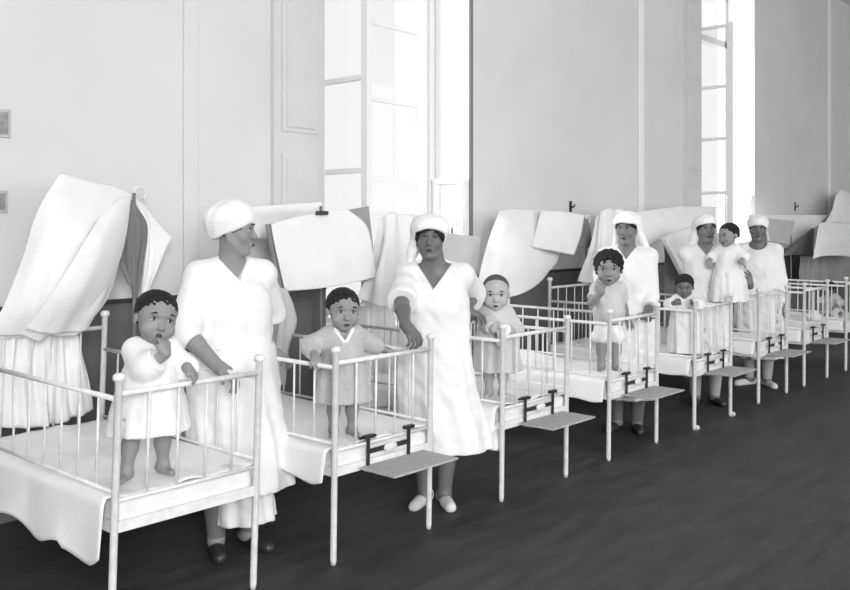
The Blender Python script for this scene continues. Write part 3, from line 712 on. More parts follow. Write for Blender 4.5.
class Figure:
    """pelvis-rooted body; local -y is where the figure faces, +x its left"""
    def __init__(s, name, label, cat, pos, rz, H, skin, child=False, vox=.005, group=None, lean=(0, 0)):
        s.e = empty(name, pos, rz, label, cat, group); s.H = H; s.child = child; s.skin = skin; s.vox = vox; s.rz = rz; s.pos = np.array(pos, float)
        s.B = Solid(); s.lean = lean
        k = H
        s.sh = (.70 if child else .812)*k; s.hipz = (.40 if child else .50)*k; s.sw = (.085 if child else .098)*k; s.hw = .055*k
        s.hh = (.285 if child else .140)*k; s.nk = s.sh+(.02 if child else .025)*k
    def loc(s, wv):
        d = np.array(wv, float)-s.pos; c, q = math.cos(-s.rz), math.sin(-s.rz); return np.array([c*d[0]-q*d[1], q*d[0]+c*d[1], d[2]])
    def wdir(s, v):
        c, q = math.cos(-s.rz), math.sin(-s.rz); return np.array([c*v[0]-q*v[1], q*v[0]+c*v[1], v[2]])
    def off(s, z):
        t = max(0, (z-s.hipz*.0)/(s.H)); return np.array([s.lean[0]*t, s.lean[1]*t, 0])
    def at(s, x, y, z): return np.array([x, y, z])+s.off(z)
    def torso(s):
        k = s.H; B = s.B
        if s.child:
            B.ell(s.at(0, 0, .43*k), (.115*k, .10*k, .09*k), None, .03); B.ell(s.at(0, -.015*k, .52*k), (.115*k, .105*k, .11*k), None, .04)
            B.ell(s.at(0, 0, .61*k), (.10*k, .08*k, .10*k), None, .04); B.cap(s.at(-s.sw*.85, .01*k, s.sh-.01*k), s.at(s.sw*.85, .01*k, s.sh-.01*k), .048*k, None, .03)
            B.cap(s.at(0, .01*k, s.sh-.02*k), s.at(0, -.0*k, s.sh+.05*k), .045*k, .045*k, .02)
        else:
            B.ell(s.at(0, .01*k, .51*k), (.105*k, .075*k, .075*k), None, .04); B.ell(s.at(0, 0, .60*k), (.085*k, .06*k, .10*k), None, .04)
            B.ell(s.at(0, .012*k, .71*k), (.092*k, .052*k, .10*k), None, .03)
            for q in (-1, 1): B.cap(s.at(q*s.sw*.8, .012*k, s.sh-.014*k), s.at(q*.02*k, .014*k, s.sh+.02*k), .028*k, .024*k, .03)
            for q in (-1, 1): B.ell(s.at(q*.045*k, -.025*k, .69*k), (.035*k, .028*k, .035*k), None, .02)
            B.cap(s.at(-s.sw*.85, .01*k, s.sh-.01*k), s.at(s.sw*.85, .01*k, s.sh-.01*k), .036*k, None, .03)
            B.cap(s.at(0, .015*k, s.sh-.01*k), s.at(0, -.005*k, s.sh+.06*k), .035*k, .032*k, .025)
    def do_head(s, yaw=0, pitch=0, roll=0, dx=0, dy=0, mouth_open=False):
        k = s.H; c = s.at(dx, -.012*k+dy, k-s.hh*.5); R = rotm(yaw, pitch, roll); s.hc, s.hR = c, R
        s.B.cap(s.at(0, .012*k, s.sh+.005*k), c+R@np.array([0, .06*s.hh, -.22*s.hh]), (.05 if s.child else .035)*k, (.047 if s.child else .032)*k, .02)
        head(s.B, c, R, s.hh, s.child, mouth_open); s.mo = mouth_open
    def arm(s, q, wrist, pole, d=None, n=None, side=None, curl=.6, world=True):
        """q = +1 left arm, -1 right arm; wrist a world point; d, n, side in world directions"""
        k = s.H; sh = s.at(q*s.sw, .01*k, s.sh-.012*k); t = s.loc(wrist) if world else np.array(wrist, float)
        l1, l2 = (.16*k, .14*k) if s.child else (.175*k, .145*k)
        el, wr = ik(sh, t, l1, l2, s.wdir(pole) if world else pole)
        r = (.040, .033, .026) if s.child else (.030, .024, .017)
        s.B.cap(sh, el, r[0]*k, r[1]*k, .02); m = el+(wr-el)*.35; s.B.cap(el, m, r[1]*k, r[1]*k*1.02, .015); s.B.cap(m, wr, r[1]*k*1.02, r[2]*k, .015)
        dd = (wr-el) if d is None else s.wdir(d); nn = s.wdir((0, 0, -1)) if n is None else s.wdir(n); ss = np.array([-q, 0, .2]) if side is None else s.wdir(side)
        hand(s.B, wr, dd, nn, ss, (.125 if s.child else .108)*k, curl)
        return sh, el, wr
    def legs(s, fx=.05, fy=0, shoe=None, stocking=None, spread=None, toe=.25, knees=0.0, split=(0, 0)):
        k = s.H; rr = (.054, .040, .029) if s.child else (.058, .036, .023)
        for i, q in enumerate((-1, 1)):
            hip = s.at(q*s.hw, .0, s.hipz); an = np.array([q*fx*k+s.hw*0, fy+split[i], .035*k if not s.child else .045*k]); kn = (hip+an)/2+np.array([q*.004*k, -.012*k-knees*k, 0])
            s.B.cap(hip, kn, rr[0]*k, rr[1]*k, .02); cm = kn+(an-kn)*.3+np.array([0, .008*k, 0]); s.B.cap(kn, cm, rr[1]*k, rr[1]*k*1.03, .02); s.B.cap(cm, an, rr[1]*k*1.03, rr[2]*k, .02)
            dr = np.array([q*toe, -1, 0]); dr /= np.linalg.norm(dr); L = (.15 if s.child else .145)*k
            hl = an-dr*.025*k+np.array([0, 0, -.012*k]); tt = an+dr*(L*.62)+np.array([0, 0, -(.022 if not s.child else .028)*k])
            rf = (.026 if s.child else .019)*k
            hl[2] = rf*.98; tt[2] = rf*.72
            s.B.cap(an, hl, rr[2]*k, rf, .02); s.B.cap(hl, tt, rf, rf*.7, .02)
            if shoe:
                sd = np.cross(dr, [0, 0, 1]); S_ = Solid(); g = .006
                S_.cap(hl, tt, rf+g, rf*.78+g, .01); S_.cap(hl+(tt-hl)*.55+sd*.006, tt+dr*.01+sd*.004, rf*.9+g, rf*.72+g, .012)
                S_.cap(hl+[0, 0, .012], an+np.array([0, 0, .004]), rf+g, rr[2]*k+g+.002, .012)
                S_.fn([-2, -2, -.2], [2, 2, .002], lambda X, Y, Z: Z-.002, .001, True)
                S_.cap(an+np.array([0, 0, .03]), an+np.array([0, 0, .1]), rr[2]*k+.03, None, .002, True)
                zt = an[2]
                obj('shoe', S_.mesh(.004), M[shoe], s.e, True)
            if stocking:
                S_ = Solid().cap(kn, cm, rr[1]*k+.004, rr[1]*k*1.03+.004, .02).cap(cm, an, rr[1]*k*1.03+.004, rr[2]*k+.003, .02)
                obj('stocking', S_.mesh(.006), M[stocking], s.e, True)
    def body(s, face=True):
        s.B.fn([-3, -3, -.3], [3, 3, 0.0], lambda X, Y, Z: Z-.0, .0005, True) if not getattr(s, 'sit', False) else None
        b = obj('body', s.B.mesh(s.vox), M[s.skin], s.e, True)
        if face: face_parts(s.e, s.hc, s.hR, s.hh, s.child, s.skin, s.mo)
        return b
    def hair(s, m='hair', puff=0.03, low=-.1, curly=0.0, front=.24, vox=.005):
        c, R, hh = s.hc, s.hR, s.hh
        def p(x, y, z): return c+R@(np.array([x, y, z])*hh)
        S_ = Solid()
        w = .38 if s.child else .33
        S_.ell(p(0, .085, .15), np.array([w+puff, .445+puff*.6, .37+puff if s.child else .34+puff])*hh, R, .05*hh)
        S_.ell(p(0, .18, -.05), np.array([w*.86+puff, .30+puff, .33])*hh, R, .06*hh)
        # cut away the face side below the hairline
        def f(X, Y, Z):
            x, y, z = X-c[0], Y-c[1], Z-c[2]; ly = (R[0, 1]*x+R[1, 1]*y+R[2, 1]*z)/hh; lz = (R[0, 2]*x+R[1, 2]*y+R[2, 2]*z)/hh; lx = (R[0, 0]*x+R[1, 0]*y+R[2, 0]*z)/hh
            hl = front-5.2*np.abs(lx)**2.4*(1 if s.child else .8)+.02*np.sin(23*lx)
            a = np.maximum(ly+.0+.25*np.clip(-.1-lz, 0, .4), lz-hl)      # in front of the ears and under the hairline
            b = lz-low
            return np.minimum(a, b)*hh
        q = hh*1.2; S_.fn(c-q, c+q, f, .03*hh, True)
        na = 0 if m == 'short_hair' else .0006
        nz = lambda X, Y, Z: na*(np.sin(260*X+3*np.sin(110*Z))+np.sin(280*Y+2*np.sin(90*X))+np.sin(270*Z+2*np.sin(120*Y)))
        if curly: nz = lambda X, Y, Z: curly*(np.sin(150*X+3*np.sin(80*Z))+np.sin(160*Y+2*np.sin(90*X))+np.sin(155*Z+2*np.sin(70*Y)))
        return obj('hair', S_.mesh(vox, noise=nz), M[m], s.e, True)
    def dress(s, prof, sleeves, m, neck=None, folds=.03, nf=9, ph=0.0, name='dress', vox=.006, thick=.012, inner_top=None, extra=None):
        """sleeves: list of (shoulder, elbow, wrist, f, r0, r1): cloth down to fraction f of the whole arm"""
        S_ = Solid(); pr = [(z, rx, ry, cx+s.off(z)[0], cy+s.off(z)[1]) for z, rx, ry, cx, cy in prof]
        lo, hi, f = lathe_fn(pr, folds, nf, ph); S_.fn(lo, hi, f, .01)
        for (sh, el, wr, fr, r0, r1) in sleeves:
            l1, l2 = np.linalg.norm(el-sh), np.linalg.norm(wr-el); tot = (l1+l2)*fr
            if tot <= l1:
                e = sh+(el-sh)*tot/l1; d = nrm(el-sh)
                def g(X, Y, Z, sh=sh, e=e, d=d, r0=r0, r1=r1, L=tot):
                    T = (X-sh[0])*d[0]+(Y-sh[1])*d[1]+(Z-sh[2])*d[2]; t = np.clip(T/L, 0, 1)
                    D = np.sqrt((X-sh[0]-t*L*d[0])**2+(Y-sh[1]-t*L*d[1])**2+(Z-sh[2]-t*L*d[2])**2)-(r0+(r1-r0)*t)-.003*np.sin(60*T)
                    return np.maximum(D, T-L)
                m_ = max(r0, r1)+.01; S_.fn(np.minimum(sh, e)-m_, np.maximum(sh, e)+m_, g, .035)
            else:
                rm = r0+(r1-r0)*l1/tot; e = el+(wr-el)*(tot-l1)/l2; d = nrm(wr-el)
                S_.cap(sh, el, r0, rm, .035)
                def g(X, Y, Z, sh=el, e=e, d=d, r0=rm, r1=r1, L=tot-l1):
                    T = (X-sh[0])*d[0]+(Y-sh[1])*d[1]+(Z-sh[2])*d[2]; t = np.clip(T/L, 0, 1)
                    D = np.sqrt((X-sh[0]-t*L*d[0])**2+(Y-sh[1]-t*L*d[1])**2+(Z-sh[2]-t*L*d[2])**2)-(r0+(r1-r0)*t)-.003*np.sin(70*T)
                    return np.maximum(D, T-L)
                m_ = max(r0, r1)+.01; S_.fn(np.minimum(el, e)-m_, np.maximum(el, e)+m_, g, .02)
        q = s.H; S_.cap(s.at(-s.sw, .008*q, s.sh-.014*q), s.at(s.sw, .008*q, s.sh-.014*q), (.058 if s.child else .040)*q, None, .03)
        if not s.child:
            for g_ in (-1, 1): S_.cap(s.at(g_*s.sw*.9, .01*q, s.sh-.012*q), s.at(g_*.026*q, .012*q, s.sh+.022*q), .038*q, .026*q, .03)
        if extra: extra(S_)
        it = inner_top if inner_top is not None else s.hipz+.02
        zs = sorted(r[0] for r in pr); z0 = zs[0]
        ip = [(z0-.02, *[v for v in (lambda r: (r[1]-thick, r[2]-thick, r[3], r[4]))(sorted(pr)[0])])]+[(z, rx-thick, ry-thick, cx, cy) for z, rx, ry, cx, cy in sorted(pr) if z < it]
        last = ip[-1]; ip.append((it, max(last[1]*.8, .03), max(last[2]*.8, .03), last[3], last[4]))
        lo, hi, f2 = lathe_fn(ip, folds, nf, ph); S_.fn(lo, hi, f2, .004, True)
        if neck: 
            for c_, r_ in neck:
                if isinstance(c_, str):
                    zv, sl_ = r_; cc = s.at(0, 0, s.sh)
                    S_.fn([cc[0]-.15, cc[1]-.4, zv-.02], [cc[0]+.15, cc[1], s.sh+.12], lambda X, Y, Z: np.maximum(np.abs(X-cc[0])*.9-sl_*(Z-zv)+.004, Y-cc[1]), .004, True)
                else: S_.ell(c_, r_, None, .006, True)
        return obj(name, S_.mesh(vox), M[m], s.e, True)
# ------------------------------------------------------------------ people
def facing(x, y, extra=0): return -math.atan2(x, y)+math.radians(extra)
NG = None
def nurse_dress(f, sl, hem, rx, ry, vd=.030, *, m='gown', ph=0., folds=.035, cx=0., cy=0., vneck=True, mid=None, name='gown', wide=1.0, vox=.006):
    k = f.H; w = wide
    prof = [(hem, rx, ry, cx, cy), (hem+.25*(f.hipz-hem), rx*.95, ry*.96, cx*.8, cy*.8), (.36*k, .128*k*w+.25*(rx-.128*k), .105*k*w+.25*(ry-.105*k), cx*.4, cy*.4), (.50*k, .126*k*w, .100*k*w, 0, .0), (.62*k, .118*k*w, .085*k*w, 0, 0),
            (.70*k, .118*k*w, .090*k*w, 0, -.01*k), (.75*k, .112*k*w, .082*k*w, 0, -.004*k), (.785*k, .088*k*w, .066*k*w, 0, .004*k), (.81*k, .056*k*w, .048*k*w, 0, .012*k), (.828*k, .038*k, .04*k, 0, .012*k)]
    b = f.at(0, 0, f.sh)
    neck = [(b+[0, -.0*k, .078*k], (.040*k, .044*k, .06*k))]
    if vneck: neck += [('V', (f.sh-vd*k, .62))]
    else: neck += [(b+[0, -.03*k, .035*k], (.055*k, .07*k, .045*k))]
    return f.dress(prof, sl, m, neck, folds, 8, ph, name=name, vox=vox)
def cap_obj(f, rx=.42, ry=.50, rz=.36, up=.22, back=.08, tilt=-.15, m='cloth', extra=None, brow=.17, name='cap', puff=.008):
    c, R, hh = f.hc, f.hR, f.hh
    def p(x, y, z): return c+R@(np.array([x, y, z])*hh)
    R2 = R@rotm(0, tilt, 0); S_ = Solid()
    S_.ell(p(0, back, up), np.array([rx, ry, rz])*hh, R2, .03)
    S_.ell(p(0, .02, .17), np.array([.37, .44, .28])*hh, R, .03)
    if extra: extra(S_, p, R, hh)
    S_.ell(p(0, .13, .0), np.array([.37, .42, .36])*hh, R, .03)
    def g(X, Y, Z):
        x, y, z = X-c[0], Y-c[1], Z-c[2]; ly = (R[0, 1]*x+R[1, 1]*y+R[2, 1]*z)/hh; lz = (R[0, 2]*x+R[1, 2]*y+R[2, 2]*z)/hh
        return (lz-(brow-.50*(ly+.4)))*hh
    if not extra:
        S_.fn(c-hh*1.2, c+hh*1.2, g, .012, True)
    else:
        def g2(X, Y, Z):
            x, y, z = X-c[0], Y-c[1], Z-c[2]; lx = (R[0, 0]*x+R[1, 0]*y+R[2, 0]*z)/hh; ly = (R[0, 1]*x+R[1, 1]*y+R[2, 1]*z)/hh; lz = (R[0, 2]*x+R[1, 2]*y+R[2, 2]*z)/hh
            return np.maximum(np.maximum(lz-(brow-.9*np.abs(lx)**2), ly-.02), np.abs(lx)-.36)*hh
        S_.fn(c-hh*1.2, c+hh*1.2, g2, .012, True)
    nz = lambda X, Y, Z: .0025*np.sin(60*X+20*Y)*np.sin(45*Z+30*Y)+.0015*np.sin(110*Y-40*X+30*Z)
    return obj(name, S_.mesh(.005, noise=nz), M[m], f.e, True)
UP = (0, 0, 1)

# nurse 1, beside the nearest crib, head in profile
n = Figure('nurse', 'nurse in profile, puffed white cap and long white gown, hand on nearest crib', 'person', (2.50, 3.45, 0), facing(2.5, 3.45, 22), 1.58, 'skin1', vox=.0055, group='nurses in white')
n.torso(); n.do_head(math.radians(58), .06, 0)
w1 = P(219, 372, 3.27); w1.z += .02
slR = n.arm(-1, w1, (-.8, .5, -.2), d=(.35, -.6, -.45), n=(0, -.3, -1), side=(-.8, .3, .2), curl=.9)
w2 = P(270, 352, 3.62)
slL = n.arm(1, w2, (.6, .4, -.2), d=(.8, -.1, -.3), n=(0, 0, -1), curl=.8)
n.legs(.05, 0, 'shoe_dark', 'stocking'); n.body(); n.hair(low=-.12, front=.16)
cap_obj(n, .50, .53, .37, .27, .15, -.30)
nurse_dress(n, [(*slR, .60, .064, .074), (*slL, .62, .062, .070)], .13, .155, .15, ph=1., cx=.05, name='gown', folds=.05)
# apron over the gown, hem higher and wider
k = n.H
def apron():
    prof = [(.285, .245, .215, .045, .0), (.45, .235, .205, .035, 0), (.36*k+.1, .222, .19, .01, 0), (.55*k, .208, .168, 0, 0), (.60*k, .196, .146, 0, 0)]
    S_ = Solid(); lo, hi, f = lathe_fn(prof, .045, 9, 2.2); S_.fn(lo, hi, f, .01)
    ip = [(z-.02 if z < .3 else z+(.03 if z > .9 else 0), rx-.013, ry-.013, a, b) for z, rx, ry, a, b in prof]
    lo, hi, f = lathe_fn(ip, .045, 9, 2.2); S_.fn(lo, hi, f, .003, True)
    obj('apron', S_.mesh(.006), M['gown'], n.e, True)
apron()

# nurse 2, facing the camera
n = Figure('nurse', 'nurse facing the camera in calf length white dress and white canvas shoes', 'person', (3.63, 3.20, 0), facing(3.6, 3.18, -4), 1.53, 'skin3', vox=.0055, group='nurses in white')
n.torso(); n.do_head(math.radians(4), .02, .04, dx=-.025)
w1 = P(405, 343, 2.99); w1.z += .045
slR = n.arm(-1, w1, (-.7, .5, -.5), d=(.05, -.55, -.5), n=(0, -.2, -1), side=(.6, .2, 0), curl=1.0)
w2 = P(466, 312, 3.10)
slL = n.arm(1, w2, (.8, .4, -.2), d=(.8, .0, -.2), n=(0, 0, -1), side=(0, -1, .2), curl=.7)
n.legs(.035, 0, 'shoe_white', None, toe=.3); n.body(); n.hair(low=-.30, front=.2, puff=.075)
def veil2(S_, p, R, hh):
    S_.cap(p(-.30, .12, .2), p(-.42, .22, -.35), .13*hh, .12*hh, .03); S_.cap(p(-.42, .22, -.35), p(-.5, .32, -.85), .12*hh, .10*hh, .03)
    S_.ell(p(0, .06, .30), np.array([.46, .48, .30])*hh, R, .03)
cap_obj(n, .46, .50, .34, .26, .10, -.1, extra=veil2, brow=.24, name='headscarf')
nurse_dress(n, [(*slR, .54, .062, .080), (*slL, .72, .062, .075)], .30, .26, .20, .062, ph=3., cx=.045, folds=.04, wide=1.05)

# nurse 3, behind the curly haired toddler
n = Figure('nurse', 'nurse in long white veil steadying the curly haired toddler in the crib', 'person', (5.87, 3.30, 0), facing(5.87, 3.30, -6), 1.58, 'skin2', vox=.006, group='nurses in white')
n.torso(); n.do_head(math.radians(-12), .12, -.02)
w1 = P(600, 306, 3.10)
slR = n.arm(-1, w1, (-.4, .6, -.6), d=(-.5, -.45, .1), n=(.3, -1, 0), side=(0, 0, 1), curl=.8)
w2 = P(648, 318, 3.07)
slL = n.arm(1, w2, (.9, .3, -.4), d=(-1, -.2, .45), n=(-.2, -.2, -1), side=(0, -.6, .5), curl=.8)
n.legs(.045, 0, 'shoe_dark', 'stocking'); n.body(); n.hair(low=-.25, front=.2, puff=.05)
def veil3(S_, p, R, hh):
    for q in (-1, 1):
        S_.cap(p(q*.28, .12, .2), p(q*.40, .2, -.35), .14*hh, .12*hh, .03); S_.cap(p(q*.40, .2, -.35), p(q*.72, .30, -1.15), .12*hh, .13*hh, .04)
    S_.cap(p(0, .3, .1), p(0, .55, -1.1), .30*hh, .38*hh, .05)
cap_obj(n, .42, .48, .34, .22, .10, -.1, extra=veil3, brow=.22, name='veil')
nurse_dress(n, [(*slR, .92, .058, .05), (*slL, .80, .058, .062)], .24, .22, .19, ph=5., folds=.04, wide=1.05, vox=.007)

# nurse 4, carrying a baby on her arm
n4 = n = Figure('nurse', 'nurse in white veil and strapped dark shoes carrying a baby in white', 'person', (7.17, 3.30, 0), facing(7.17, 3.3, 12), 1.57, 'skin2', vox=.006, group='nurses in white')
n.torso(); n.do_head(math.radians(6), .05, -.06)
w1 = P(731, 283, 3.12)
slR = n.arm(-1, w1, (-.6, .3, -.8), d=(.7, -.1, .55), n=(0, .9, .2), side=(-.3, 0, 1), curl=.5)
w2 = P(750, 286, 3.0)
slL = n.arm(1, w2, (.8, .3, -.7), d=(-.7, -.2, .8), n=(0, .8, 0), side=(-.5, 0, 1), curl=.6)
n.legs(.05, 0, 'shoe_dark', 'stocking_pale'); n.body(); n.hair(low=-.25, front=.2, puff=.05)
cap_obj(n, .42, .48, .34, .22, .10, -.1, extra=veil3, brow=.22, name='veil')
nurse_dress(n, [(*slR, .86, .055, .055), (*slL, .80, .055, .055)], .26, .21, .18, ph=.7, folds=.05, wide=1.0, vox=.007)

# nurse 5
n = Figure('nurse', 'farthest nurse in close white cap and round necked white gown', 'person', (8.30, 3.30, 0), facing(8.3, 3.3, -10), 1.57, 'skin3', vox=.006, group='nurses in white')
n.torso(); n.do_head(math.radians(12), .12, .02)
a = n.arm(-1, n.at(-.19, -.02, .76), (-.6, .5, -.2), world=False); b_ = n.arm(1, n.at(.19, -.02, .76), (.6, .5, -.2), world=False)
n.legs(.05, 0, 'shoe_white', 'stocking_pale', toe=.7); n.body(); n.hair(low=-.28, front=.2, puff=.05)
cap_obj(n, .42, .48, .33, .24, .10, -.18)
nurse_dress(n, [(*a, .97, .056, .055), (*b_, .97, .056, .055)], .26, .21, .18, ph=2.7, vneck=False, folds=.05, wide=1.08, vox=.007)

# ------------------------------------------------------------------ children
MZ = .516                                    # top of the sheet
def kid_dress(f, sl, hem, rx, ry, m, ph=0., folds=.04, vox=.005, name='gown', neckr=1.0, wide=1.0, vn=False):
    k = f.H
    prof = [(hem, rx, ry, 0, 0), (hem+(f.hipz-hem)*.6+.01, rx*.93, ry*.93, 0, 0), (.50*k, .16*k*wide, .145*k*wide, 0, -.01*k), (.58*k, .14*k*wide, .125*k*wide, 0, -.005*k), (.65*k, .118*k*wide, .098*k*wide, 0, 0),
            (.70*k, .088*k*wide, .075*k*wide, 0, .005*k), (.735*k, .055*k, .055*k, 0, .008*k)]
    b = f.at(0, 0, f.sh)
    nk = [(b+[0, 0, .065*k], (.056*k*neckr, .060*k*neckr, .05*k))]
    if vn: nk.append((b+[0, -.09*k, .02*k], (.03*k, .06*k, .06*k)))
    return f.dress(prof, sl, m, nk, folds, 7, ph, vox=vox, name=name, inner_top=f.hipz+.005)

# toddler 1
px = (1.875, 3.155)
f = Figure('toddler', 'toddler in loose white gown with fingers in mouth, standing in nearest crib', 'person', (px[0], px[1], MZ), facing(*px, 6), .72, 'skin_child', True, .0038, 'toddlers standing in cribs', lean=(.035, .0))
f.torso(); f.do_head(math.radians(10), .02, .20, dx=.01, mouth_open=True)
hc = f.hc; mouth = f.hc+f.hR@(np.array([.04, -.50, -.33])*f.hh)
sR = f.arm(-1, f.hc+f.hR@(np.array([.12, -.62, -.58])*f.hh), (-.45, -.3, -1), d=(.1, .4, 1), n=(-.2, 1, 0), side=(-1, 0, .3), curl=.9, world=False)
wl = P(187, 372, 3.02); wl.z += .02
sL = f.arm(1, wl, (.6, .5, -.5), d=(.35, -.5, -.6), n=(0, -.1, -1), side=(-.7, -.4, 0), curl=.8)
f.legs(.10, 0, toe=.4, split=(-.02, .03)); f.body(); f.hair(low=-.16, front=.25, vox=.004, puff=.02)
kid_dress(f, [(*sR, .82, .044, .052), (*sL, .85, .046, .050)], .175, .158, .13, 'gown', ph=.5, wide=1.05, folds=.05)

# toddler 2
px = (2.86, 3.09)
f = Figure('toddler', 'toddler in grey knitted coat holding the side rail of second crib', 'person', (px[0], px[1], MZ), facing(*px, 8), .68, 'skin_child', True, .0038, 'toddlers standing in cribs')
f.torso(); f.do_head(math.radians(6), .02, .05)
wr = Vector((2.70, 3.10, .90))
sR = f.arm(-1, wr, (-.7, .6, -.3), d=(-.4, -.5, -.5), n=(0, 0, -1), side=(.5, -.5, 0), curl=.8)
wl = P(384, 350, 3.06)
sL = f.arm(1, wl, (.7, .5, -.5), d=(.6, -.5, -.1), n=(0, 0, -1), side=(0, -.5, .5), curl=.5)
f.legs(.065, 0, toe=.3); f.body(); f.hair(low=-.12, front=.22, vox=.004, puff=.025)
kid_dress(f, [(*sR, .88, .042, .040), (*sL, .88, .042, .040)], .16, .135, .115, 'coat', ph=1.5, folds=.03, name='coat', vn=True)
k = f.H
S_ = Solid(); b = f.at(0, 0, f.sh)
for q in (-1, 1): S_.cap(b+[q*.06*k, -.05*k, .03*k], b+[q*.012*k, -.105*k, -.045*k], .014*k, .012*k, .01)
o = obj('collar', S_.mesh(.004), M['cloth'], f.e, True); o['label'] = 'white collar'

# toddler 3
px = (4.08, 3.13)
f = Figure('toddler', 'cropped haired toddler in pale smock clasping a white cloth at the foot rail', 'person', (px[0], px[1], MZ), facing(*px, 0), .69, 'skin_pale', True, .0045, 'toddlers standing in cribs')
f.torso(); f.do_head(math.radians(0), .10, 0)
c1 = P(494, 331, 3.02); c2_ = P(512, 331, 3.02)
sR = f.arm(-1, c1, (-1, .1, -.5), d=(.9, -.2, .25), n=(0, 1, 0), side=(0, 0, 1), curl=.7)
sL = f.arm(1, c2_, (1, .1, -.5), d=(-.9, -.2, .25), n=(0, 1, 0), side=(0, 0, 1), curl=.7)
f.legs(.055, 0, toe=.25); f.body(); f.hair('short_hair', low=-.3, front=.17, vox=.0045, puff=.006)
kid_dress(f, [(*sR, .88, .044, .042), (*sL, .88, .044, .042)], .15, .145, .12, 'smock', ph=2.5, folds=.04, name='smock', neckr=1.05, wide=1.08)
S_ = Solid(); a = P(503, 333, 3.0); S_.ell(np.array(a), (.045, .03, .04), None, .02).ell(np.array(a)+[-.01, .0, -.045], (.035, .025, .04), None, .02).ell(np.array(a)+[.03, 0, .02], (.03, .022, .03), None, .02)
o = obj('cloth_bundle', S_.mesh(.005, noise=lambda X, Y, Z: .004*np.sin(90*X+20*Z)*np.sin(80*Z)), M['cloth'], None, True)
tag(o, 'small white cloth clutched to the chest of the cropped haired toddler', 'cloth')

# toddler 4
px = (5.32, 3.13)
f = Figure('toddler', 'curly haired toddler in short romper and white nappy, hand at mouth', 'person', (px[0], px[1], MZ), facing(*px, 4), .80, 'skin_child', True, .005, 'toddlers standing in cribs')
f.skin = 'skin1'; f.torso(); f.do_head(math.radians(-4), .05, -.04)
sR = f.arm(-1, f.hc+f.hR@(np.array([-.22, -.56, -.62])*f.hh), (-.7, .1, -1), d=(.45, .25, 1), n=(.4, 1, 0), side=(-.2, 0, 1), curl=.9, world=False)
sL = f.arm(1, P(630, 331, 3.08), (.8, .4, -.3), d=(.2, -.4, -1), n=(-.6, 0, -.3), side=(-.3, -1, 0), curl=.5)
f.legs(.06, 0, toe=.25); f.body(); f.hair(low=-.18, front=.24, vox=.005, puff=.055, curly=.0028)
kid_dress(f, [(*sR, .40, .044, .05), (*sL, .40, .044, .05)], .39*.82, .110, .095, 'smock', ph=3.5, folds=.02, name='romper', vox=.0055, wide=.86)
S_ = Solid(); k = f.H; S_.ell(f.at(0, 0, .34*k), (.125*k, .11*k, .09*k), None, .02)
for q in (-1, 1): S_.ell(f.at(q*.065*k, 0, .285*k), (.085*k, .095*k, .06*k), None, .02)
obj('nappy', S_.mesh(.006, noise=lambda X, Y, Z: .003*np.sin(70*X+30*Z)*np.sin(60*Y+50*Z)), M['cloth'], f.e, True)['label'] = 'white nappy'

# toddler 5
px = (6.34, 3.08)
f = Figure('toddler', 'small dark skinned toddler in straight white gown under the tilted white board', 'person', (px[0], px[1], MZ), facing(*px, -3), .60, 'skin3', True, .005, 'toddlers standing in cribs')
f.torso(); f.do_head(math.radians(0), .2, .0)
sR = f.arm(-1, f.at(-.06, -.13, .40), (-1, .1, -.5), d=(.7, -.5, .2), n=(0, 1, -.4), side=(0, 0, 1), world=False, curl=.8)
sL = f.arm(1, f.at(.06, -.13, .40), (1, .1, -.5), d=(-.7, -.5, .2), n=(0, 1, -.4), side=(0, 0, 1), world=False, curl=.8)
f.legs(.05, 0); f.body(); f.hair(low=-.14, front=.24, vox=.005, puff=.03)
kid_dress(f, [(*sR, .85, .042, .040), (*sL, .85, .042, .040)], .02, .135, .11, 'gown', ph=4.5, folds=.03, vox=.0055, wide=1.05)

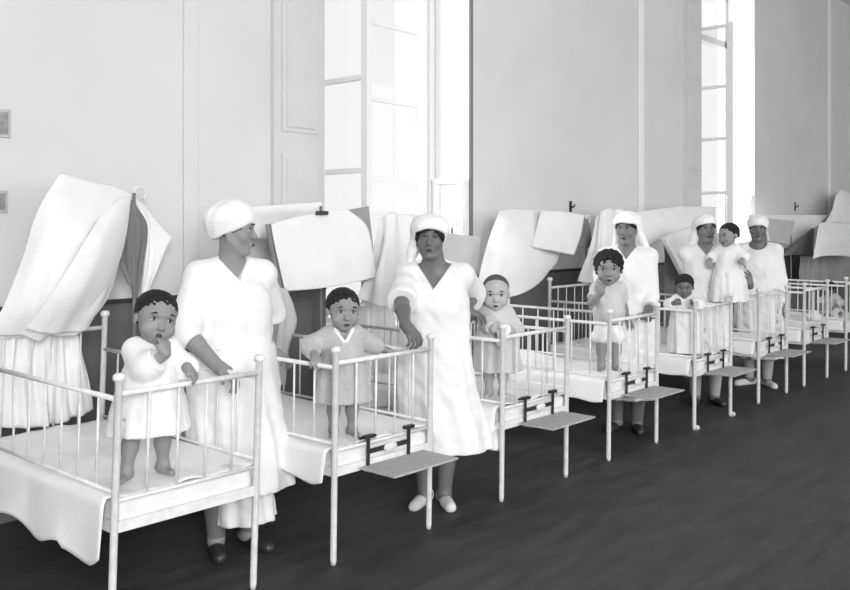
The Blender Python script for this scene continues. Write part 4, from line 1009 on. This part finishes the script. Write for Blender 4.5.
# baby carried by nurse 4
bp = P(729, 268, 3.06)
f = Figure('baby', 'baby with short black hair in white gown carried on the nurse\'s arm', 'person', (bp.x, bp.y, bp.z-.30), facing(bp.x, bp.y, -25), .66, 'skin_child', True, .0048, None)
f.sit = True; f.torso(); f.do_head(math.radians(-18), .1, -.1)
sR = f.arm(-1, f.at(-.13, -.10, .35), (-1, .3, -.5), world=False, d=(-.2, -.5, -.6), n=(0, 0, -1), curl=.7)
sL = f.arm(1, f.at(.14, -.10, .36), (1, .3, -.5), world=False, d=(.2, -.6, -.5), n=(0, 0, -1), curl=.7)
for q in (-1, 1):
    f.B.cap(f.at(q*.05, 0, .26), f.at(q*.055, -.05, .21), .045, .034, .02); f.B.cap(f.at(q*.055, -.05, .21), f.at(q*.05, -.04, .10), .033, .022, .02); f.B.cap(f.at(q*.05, -.04, .09), f.at(q*.055, -.08, .08), .02, .014, .015)
f.body(); f.hair(low=-.14, front=.26, vox=.005, puff=.02)
kid_dress(f, [(*sR, .82, .042, .038), (*sL, .82, .042, .038)], .03, .14, .17, 'gown', ph=.9, folds=.06, vox=.0055)

# baby in the farthest visible crib
bp = P(836, 325, 3.45)
f = Figure('baby', 'dark haired baby in pale gown sitting in the farthest crib', 'person', (9.95, 3.14, MZ-.145), facing(9.95, 3.14, -30), .52, 'skin2', True, .0055, None, lean=(0, -.10))
f.sit = True; f.torso(); f.do_head(math.radians(0), .6, 0, dy=-.03)
sR = f.arm(-1, f.at(-.08, -.08, .27), (-1, .1, -.3), world=False); sL = f.arm(1, f.at(.08, -.08, .27), (1, .1, -.3), world=False)
for q in (-1, 1):
    f.B.cap(f.at(q*.04, 0, .20), f.at(q*.09, -.03, .19), .040, .030, .02); f.B.cap(f.at(q*.09, -.03, .19), f.at(q*.03, -.10, .175), .028, .020, .02); f.B.cap(f.at(q*.03, -.10, .175), f.at(q*.02, -.12, .18), .018, .014, .015)
f.body(); f.hair(low=-.2, front=.3, vox=.006, puff=.05)
kid_dress(f, [(*sR, .85, .04, .034), (*sL, .85, .04, .034)], .155, .13, .12, 'pale_cloth', ph=.9, folds=.04, vox=.006)

S_ = Solid(); a = P(815, 312, 3.12); a = np.array([a.x, a.y, MZ+.045])
S_.ell(a, (.085, .07, .05), None, .02).ell(a+[.05, .03, .03], (.06, .05, .045), None, .02).ell(a+[-.05, .02, .02], (.05, .05, .04), None, .02)
o = obj('cloth_bundle', S_.mesh(.006, noise=lambda X, Y, Z: .005*np.sin(70*X+20*Z)*np.sin(60*Z+30*Y)), M['cloth'], None, True)
tag(o, 'crumpled white cloth lying on the sheet of the crib right of the farthest nurse', 'cloth')
